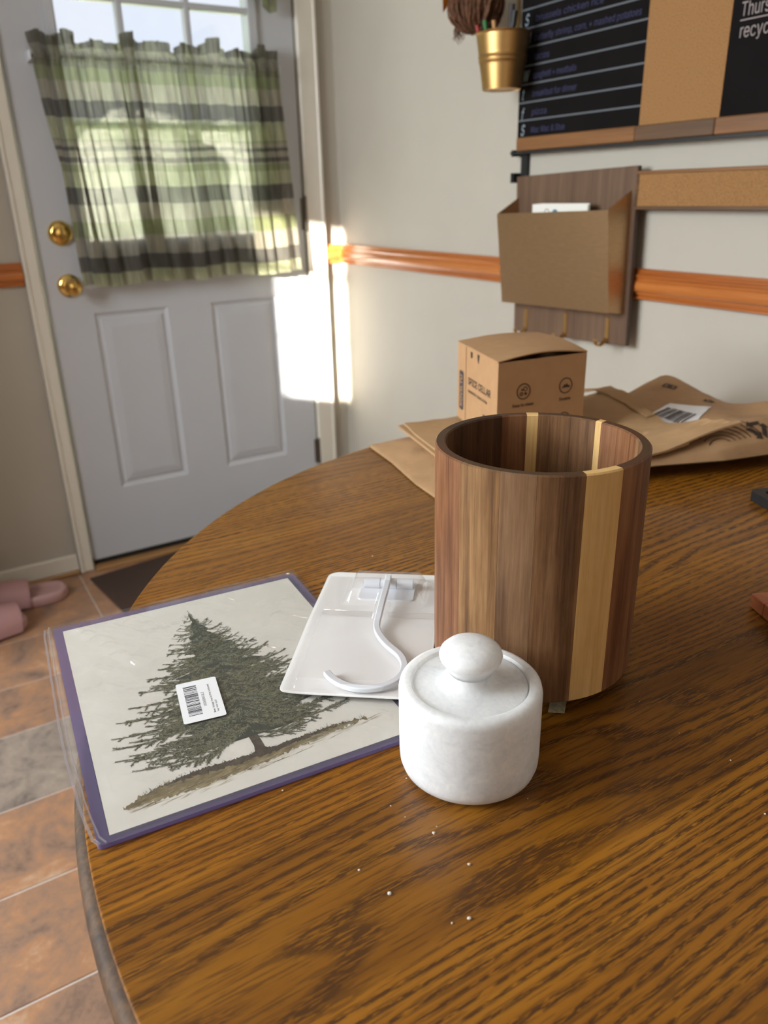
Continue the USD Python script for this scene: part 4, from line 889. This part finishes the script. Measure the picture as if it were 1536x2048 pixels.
picb = sg.Polygon([(.118, .002), (.118, .030), (.122, .036), (.131, .037), (.139, .030), (.150, .010), (.152, .002)])
obj('product_picture', onface(BA, e1v, extrude(picb, .0002), BZ0, .0002), M['inkgrey'], bx, False)
for tp in ([(.062, hgt - .004), (.070, hgt - .004), (.070, hgt - .012), (.066, hgt - .014), (.062, hgt - .012)], [(.092, hgt - .003), (.101, hgt - .003), (.098, hgt - .016), (.094, hgt - .012)]):
    obj('torn_tab', onface(BA, e1v, extrude(sg.Polygon(tp), .0003), BZ0, .0003), M['ink'], bx, False)
def icon(cx, cy, r, inner, cap, cw):
    p = sg.Point(cx, cy).buffer(r, 24).difference(sg.Point(cx, cy).buffer(r * .87, 24)).union(affinity.translate(affinity.scale(inner, r, r, origin=(0, 0)), cx, cy))
    m_ = [extrude(p, .0002)]
    if cap: m_.append(at(fit(cap, .0042, cw, True), cx - cw / 2, cy - r - .010))
    return onface(BB, e2v, cat_(*m_), BZ0, .0002)
i1 = shapely.union_all([sg.Point(-.3, -.3).buffer(.24).difference(sg.Point(-.3, -.3).buffer(.12)), sg.Point(.25, .3).buffer(.3).difference(sg.Point(.25, .3).buffer(.2)), sg.Point(.3, -.3).buffer(.18), sg.Point(-.2, .2).buffer(.13)])
i2 = shapely.union_all([sg.Polygon([(-.65, -.25), (.65, -.25), (.6, -.05), (.3, .05), (.15, .3), (0, .05), (-.2, .22), (-.3, 0)])])
i3 = shapely.union_all([sg.Point(0, -.1).buffer(.25), sg.Polygon([(-.55, .35), (-.2, .1), (-.25, -.05), (-.6, .1)]), sg.Polygon([(.55, .35), (.2, .1), (.25, -.05), (.6, .1)]), sg.box(-.07, -.6, .07, 0)])
obj('icon', icon(.044, hgt - .045, .0118, i1, 'Easy to clean', .036), M['ink'], bx, False)
obj('icon', icon(.118, hgt - .045, .0118, i2, 'Durable', .020), M['ink'], bx, False)
obj('icon', icon(.118, hgt - .097, .0118, i3, 'Natural', .022), M['ink'], bx, False)

# ------------------------------------------------------------------ things cut off by the right edge of the picture
def skew_frame(o, dx, dy, z): dx, dy = A(dx, float), A(dy, float); return lambda m: frame(m, (o[0], o[1], z), (*dx, 0), (*dy, 0))
t0 = A([1.928, -.4547]); ux = A([1.9622 - 1.928, -.4675 + .4547]); ux /= np.linalg.norm(ux); uy = A([-ux[1], ux[0]])
tray = thing('black_tray', 'black rimmed tray whose corner shows at the right edge, beyond the wooden crock', 'tray')
F_ = skew_frame(t0 - .004 * ux, ux, uy, .7506)
rimp = rrect(0, 0, .24, .17, .010).difference(rrect(.013, .013, .227, .157, .006))
obj('rim', F_(extrude(rimp, .0125)), M['black'], tray, 30)
obj('tray_floor', F_(extrude(rrect(.012, .012, .228, .158, .006), .003)), M['black_rubber'], tray, False)
c0 = A([2.1030, -.7060]); ux = A([2.1334, -.7209]) - A([2.1016, -.7064]); ux /= np.linalg.norm(ux); uy = A([-ux[1], ux[0]])
G_ = skew_frame(c0, ux, uy, .7506)
cb = thing('wood_board', 'reddish wooden board whose corner pokes in at the right edge of the picture', 'board')
for k_ in range(8): obj('strip', G_(box(.022 * k_ + .0001, .022 * (k_ + 1) - .0001, 0, .12, 0, .0145, .0008)), M['redwood'], cb, False)

# crumbs
cs = []
q_ = np.random.default_rng(12)
pts = [(2.1728, -1.1913), (2.1976, -1.1847), (2.0839, -1.2019), (2.1735, -1.1354), (2.2369, -1.1554), (2.1496, -1.1084), (2.2062, -1.1319), (1.7949, -.9552)] + [(q_.uniform(2.1, 2.3), q_.uniform(-1.2, -.9)) for _ in range(12)]
for i, (x, y) in enumerate(pts):
    s_ = trimesh.creation.icosphere(1, q_.uniform(.0006, .0011) if i < 8 else q_.uniform(.0003, .0006)); s_.vertices *= 1 + q_.uniform(-.4, .4, (len(s_.vertices), 1)); s_.vertices *= A([1, 1, .6]); s_.apply_translation([x, y, .7506]); cs.append(s_)
obj('crumbs', cat_(*cs), M['crumb'], None, False, 'tiny pale crumbs scattered over the oak table top', 'crumbs', kind='stuff')

# ------------------------------------------------------------------ wall organiser
YB = -0.030
rails = thing('hanging_rail', 'black metal hanging rails that carry the boards and letter holder on the wall', 'wall rail')
obj('upright', box(.935, .955, -.0115, -.001, 1.05, 1.75), M['black'], rails, False)
for z in (1.2125,):
    obj('crossbar', box(.921, 2.2, -.034, -.016, z, z + .0055), M['black'], rails, False)
obj('end_clip', box(.918, .928, -.028, -.004, 1.208, 1.222), M['black'], rails, False); obj('end_clip', box(.918, .928, -.028, -.004, 1.150, 1.172), M['black'], rails, False)
def ontext(m, x, z, y): return frame(m, (x, y, z), (1, 0, 0), (0, 0, 1))
def script_(s, h, slant=.25, squash=.8):
    m = meshkit.text_mesh(s, h, .0003); v = m.vertices; v[:, 0] = v[:, 0] * squash + v[:, 1] * slant; return m
mb = thing('menu_chalkboard', 'chalkboard weekly menu with ruled lines and day letters, above the letter holder', 'chalkboard')
obj('slate', box(.940, 1.3035, YB, -.012, 1.2472, 1.78), M['slate'], mb, False)
obj('ledge', box(.940, 1.2965, YB - .004, -.012, 1.2185, 1.2472, .002), M['ledge'], mb, False)
for i in range(9): z = 1.4285 - .0366 * (4 - i) + .0366 * 0; obj('ruled_line', box(.9405, 1.3030, YB - .0006, YB, z - .0016, z + .0016), M['chalkline'], mb, False)
for i, ch in enumerate('smtwtfs'):
    z = 1.4648 - .0366 * i + .006; obj('day_letter', ontext(script_(ch, .0235 if ch in 'tf' else .030, .2, .62), .950, z - (.004 if ch == 'f' else 0), YB - .0002), M['chalkletter'], mb, False)
for i, s in enumerate(['brussels chicken rice', 'butterfly shrimp, corn, + mashed potatoes', 'tacos', 'spaghetti + meatballs', 'breakfast for dinner', 'pizza', 'Mac Mac & Stue']):
    m = script_(s, .0125, .1, .8); wmax = [.20, .30, .05, .135, .14, .05, .11][i]; m.vertices[:, 0] *= wmax / m.bounds[1][0]
    obj('handwriting', ontext(m, .985, 1.4648 - .0366 * i + .010, YB - .0002), M['chalkblue'], mb, False)
ck = thing('cork_board', 'tan cork pin board between the two chalkboards', 'cork board')
obj('cork', box(1.3040, 1.4865, YB - .001, -.012, 1.2472, 1.78), M['cork'], ck, False)
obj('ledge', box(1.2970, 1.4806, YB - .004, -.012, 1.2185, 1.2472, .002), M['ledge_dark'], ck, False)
mc = thing('message_chalkboard', 'chalkboard at the top right corner with a handwritten recycling reminder', 'chalkboard')
obj('slate', box(1.4875, 1.90, YB, -.012, 1.2472, 1.78), M['slate'], mc, False)
obj('ledge', box(1.4811, 1.90, YB - .004, -.012, 1.2185, 1.2472, .002), M['ledge'], mc, False)
obj('handwriting', ontext(script_('Thursday', .0210, .0, .70), 1.503, 1.3985, YB - .0002), M['chalk'], mc, False)
obj('underline', box(1.504, 1.585, YB - .0005, YB, 1.3915, 1.3935), M['chalk'], mc, False)
obj('handwriting', ontext(script_('recycle', .0210, .0, .74), 1.505, 1.3665, YB - .0002), M['chalk'], mc, False)
cs_ = thing('cork_strip', 'long narrow cork strip with thin wooden edge, right of the letter holder', 'cork board')
obj('cork', box(1.3205, 2.0, -.034, -.012, 1.099, 1.158), M['cork'], cs_, False)
obj('edging', box(1.3150, 2.0, -.036, -.012, 1.158, 1.1645, .001), M['ledge'], cs_, False)
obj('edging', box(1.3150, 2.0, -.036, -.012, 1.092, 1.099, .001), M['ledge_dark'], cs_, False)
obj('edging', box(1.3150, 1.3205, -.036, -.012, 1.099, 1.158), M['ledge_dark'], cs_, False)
def rot_xz(m, deg=1.8, c=(1.138, 0.99)):
    t = math.radians(deg); m = m if isinstance(m, trimesh.Trimesh) else cat_(m); m = m.copy(); v = m.vertices.copy(); dx, dz = v[:, 0] - c[0], v[:, 2] - c[1]
    m.vertices = np.c_[c[0] + dx * math.cos(t) - dz * math.sin(t), v[:, 1], c[1] + dx * math.sin(t) + dz * math.cos(t)]; return m
def sheet(pts, th):
    P = A(pts, float); n = np.cross(P[1] - P[0], P[2] - P[0]); n /= np.linalg.norm(n); k_ = len(P); V = np.r_[P, P - n * th]
    F = [(0, i, i + 1) for i in range(1, k_ - 1)] + [(k_, k_ + i + 1, k_ + i) for i in range(1, k_ - 1)]
    for i in range(k_): j = (i + 1) % k_; F += [(i, k_ + i, k_ + j), (i, k_ + j, j)]
    m = trimesh.Trimesh(V, A(F), process=False); trimesh.repair.fix_normals(m); return m
lh = thing('letter_holder', 'wall letter holder with walnut back board, brushed brass pocket and three hooks', 'letter holder')
obj('back_board', rot_xz(box(.956, 1.321, -.036, -.027, .811, 1.1690, .0012)), M['walnutboard'], lh, False)
obj('board_edge', rot_xz(box(1.3195, 1.323, -.0355, -.0265, .8115, 1.1685)), M['walnutedge'], lh, False)
P0, P1, YT, YL, YW = .963, 1.310, -.101, -.082, -.0362
obj('pocket_front', rot_xz(sheet([(P0, YT, 1.089), (P0, YL, .886), (P1, YL, .884), (P1, YT, 1.088)], .0015)), M['brushed'], lh, False)
for x_ in (P0 + .0008, P1 - .0008):
    obj('pocket_side', rot_xz(sheet([(x_, YW, 1.123), (x_, YW, .878), (x_, YL, .885), (x_, YT, 1.0885)], .0015)), M['brushed'], lh, False)
obj('pocket_bottom', rot_xz(sheet([(P0, YW, .880), (P1, YW, .880), (P1, YL, .885), (P0, YL, .885)], .0015)), M['brushed'], lh, False)
for hx in (1.002, 1.138, 1.268):
    h_ = cat_(box(hx - .0055, hx + .0055, -.0385, -.036, .8165, .868, .001), sweep(smooth_path([(hx, -.037, .823), (hx, -.050, .812), (hx, -.064, .810), (hx, -.071, .818), (hx, -.071, .824)], 24), A([(-.005, -.0012), (.005, -.0012), (.005, .0012), (-.005, .0012)])))
    obj('hook', rot_xz(h_), M['bucketbrass'], lh, False, label='small brass coat hook' )
# cards standing in the pocket
for k_ in range(4):
    y_ = -.060 - .0035 * k_
    c_ = thing('greeting_card', None, 'card')
    obj('card', box(1.050 + .006 * (3 - k_), 1.217 + .003 * k_ - .004 * (k_ == 3), y_ - .0008, y_ + .0008, .885, 1.1050 - .0005 * k_), M['paper'], c_, False)
    lab = ['white card at the back of the brass letter pocket', 'white card second from the back in the brass letter pocket', 'white card just behind the front one in the brass letter pocket', 'white card with round blue print, foremost in the brass letter pocket'][k_]
    meta(c_, lab, 'card')
    if k_ == 3:
        dsc = lambda poly: frame(extrude(poly, .0003), (0, y_ - .0008, 0), (1, 0, 0), (0, 0, 1))
        obj('blue_spot', dsc(sg.Point(1.124, 1.083).buffer(.010)), M['blueink'], c_, False)
        obj('grey_ring', dsc(sg.Point(1.098, 1.086).buffer(.008).difference(sg.Point(1.098, 1.086).buffer(.0068))), M['inkgrey'], c_, False)

# brass bucket hung at the end of the rail, with its contents
BCX, BCY = .954, -.094
bk = thing('brass_bucket', 'small ribbed brass bucket hung on the wall left of the menu chalkboard', 'bucket')
zt_, zb_ = 1.4530, 1.343
rr = lambda z: np.interp(z, [zb_, zt_], [.0425, .0590])
pf = [(0, zb_ + .002), (rr(zb_) - .002, zb_ + .002), (rr(zb_), zb_), (rr(zb_) + .0005, zb_ + .004)]
for z in np.linspace(zb_ + .006, zt_ - .004, 70):
    b_ = sum(.0022 * math.exp(-((z - c) / .0028) ** 2) for c in (1.4070, 1.3985)); pf.append((float(rr(z)) + b_, z))
pf += [(.0605, zt_ - .002), (.0615, zt_), (.0600, zt_ + .0012), (.0585, zt_), (.0580, zt_ - .004), (rr(zb_) - .0015, zb_ + .004), (0, zb_ + .004)]
obj('body', lathe(pf, 72, (BCX, BCY, 0)), M['bucketbrass'], bk, 35)
obj('hanger', box(.930, .9385, -.036, -.0335, 1.45, 1.60), M['bucketbrass'], bk, False)
tw = thing('twig_pumpkin', 'ball of brown twigs shaped like a pumpkin, resting in the brass bucket', 'decoration')
q_ = np.random.default_rng(33); tubes = []
bc = A([.870, -.104, 1.514])
for k_ in range(150):
    ph = q_.uniform(0, 2 * math.pi); rr_ = .062 * q_.uniform(.82, 1.05); tl = q_.uniform(-.25, .25); lob = 1 + .08 * math.cos(8 * ph)
    th = np.linspace(.10, math.pi - .12, 14)
    P_ = np.stack([bc[0] + rr_ * lob * np.sin(th) * np.cos(ph + tl * th), bc[1] + rr_ * lob * np.sin(th) * np.sin(ph + tl * th) * .9, bc[2] + .052 * np.cos(th) - .010 * np.exp(-(np.sin(th) / .3) ** 2) * np.sign(np.cos(th))], -1)
    P_ += q_.normal(0, .0012, P_.shape); tubes.append(sweep(P_, circ(q_.uniform(.0012, .0024), 5)))
core = trimesh.creation.icosphere(3, 1.0); core.vertices *= A([.053, .048, .043]); core.apply_translation(bc); tubes.append(core)
obj('twigs', cat_(*tubes), M['twine'], tw, 40)
wisps = [sweep(smooth_path([bc + A([-.045, -.01, -.02]) + q_.normal(0, .006, 3), bc + A([-.058, -.01, -.034]) + q_.normal(0, .006, 3), bc + A([-.050, -.01, -.050]) + q_.normal(0, .008, 3)], 8), circ(.0008, 5)) for _ in range(24)]
obj('loose_twigs', cat_(*wisps), M['twine'], tw, 40, kind='stuff')
star = []
for k_ in range(10):
    a = k_ * math.pi / 5; r = .030 if k_ % 2 == 0 else .015; star.append((r * math.cos(a) * 1.0, r * math.sin(a) * 1.25))
lf = drape(flat(sg.Polygon(star)), lambda x, y: .004 * np.sin(x * 90) + .12 * 0 * y, .006)
lf2 = lf.copy(); lf2.vertices[:, 2] -= .0006; lf2.faces = lf2.faces[:, ::-1]
obj('leaf', frame(cat_(lf, lf2), bc + A([-.047, -.050, .026]), (.55, -.80, .2), (-.1, .1, .98)), M['leaf'], tw, True, label='orange cloth leaf on the twig ball')
def pen(name, label, p0, p1, r, m_, tipm, cat):
    t = thing(name, label, cat); p0, p1 = A(p0), A(p1); d = (p1 - p0) / np.linalg.norm(p1 - p0); c = p0 + (p1 - p0) * .8
    obj('barrel', sweep([p0, (p0 + c) / 2, c], circ(r, 14)), m_, t, 40); obj('cap', sweep([c - d * .001, (c + p1) / 2, p1 - d * .003, p1], circ(r * 1.18, 14)), tipm, t, 40)
pen('marker_pen', 'black marker pen with grey clip, tallest in the brass bucket', (.968, -.085, 1.36), (.988, -.100, 1.502), .0055, M['black'], M['inkgrey'], 'pen')
pen('marker_pen', 'short black pen standing nearest the chalkboard in the brass bucket', (.972, -.100, 1.36), (1.004, -.104, 1.487), .0050, M['black'], M['black'], 'pen')
pen('pencil', 'green-ended pencil in the brass bucket, beside the twig ball', (.940, -.108, 1.36), (.936, -.132, 1.478), .0045, M['green_tip'], M['green_tip'], 'pencil')
pen('pencil', 'red-ended pencil just showing under the twig ball in the brass bucket', (.925, -.108, 1.36), (.912, -.134, 1.472), .0040, M['red_tip'], M['red_tip'], 'pencil')
pen('pencil', 'bare wooden pencil stub between the pens in the brass bucket', (.960, -.108, 1.36), (.962, -.128, 1.474), .0038, M['wood_tip'], M['wood_tip'], 'pencil')
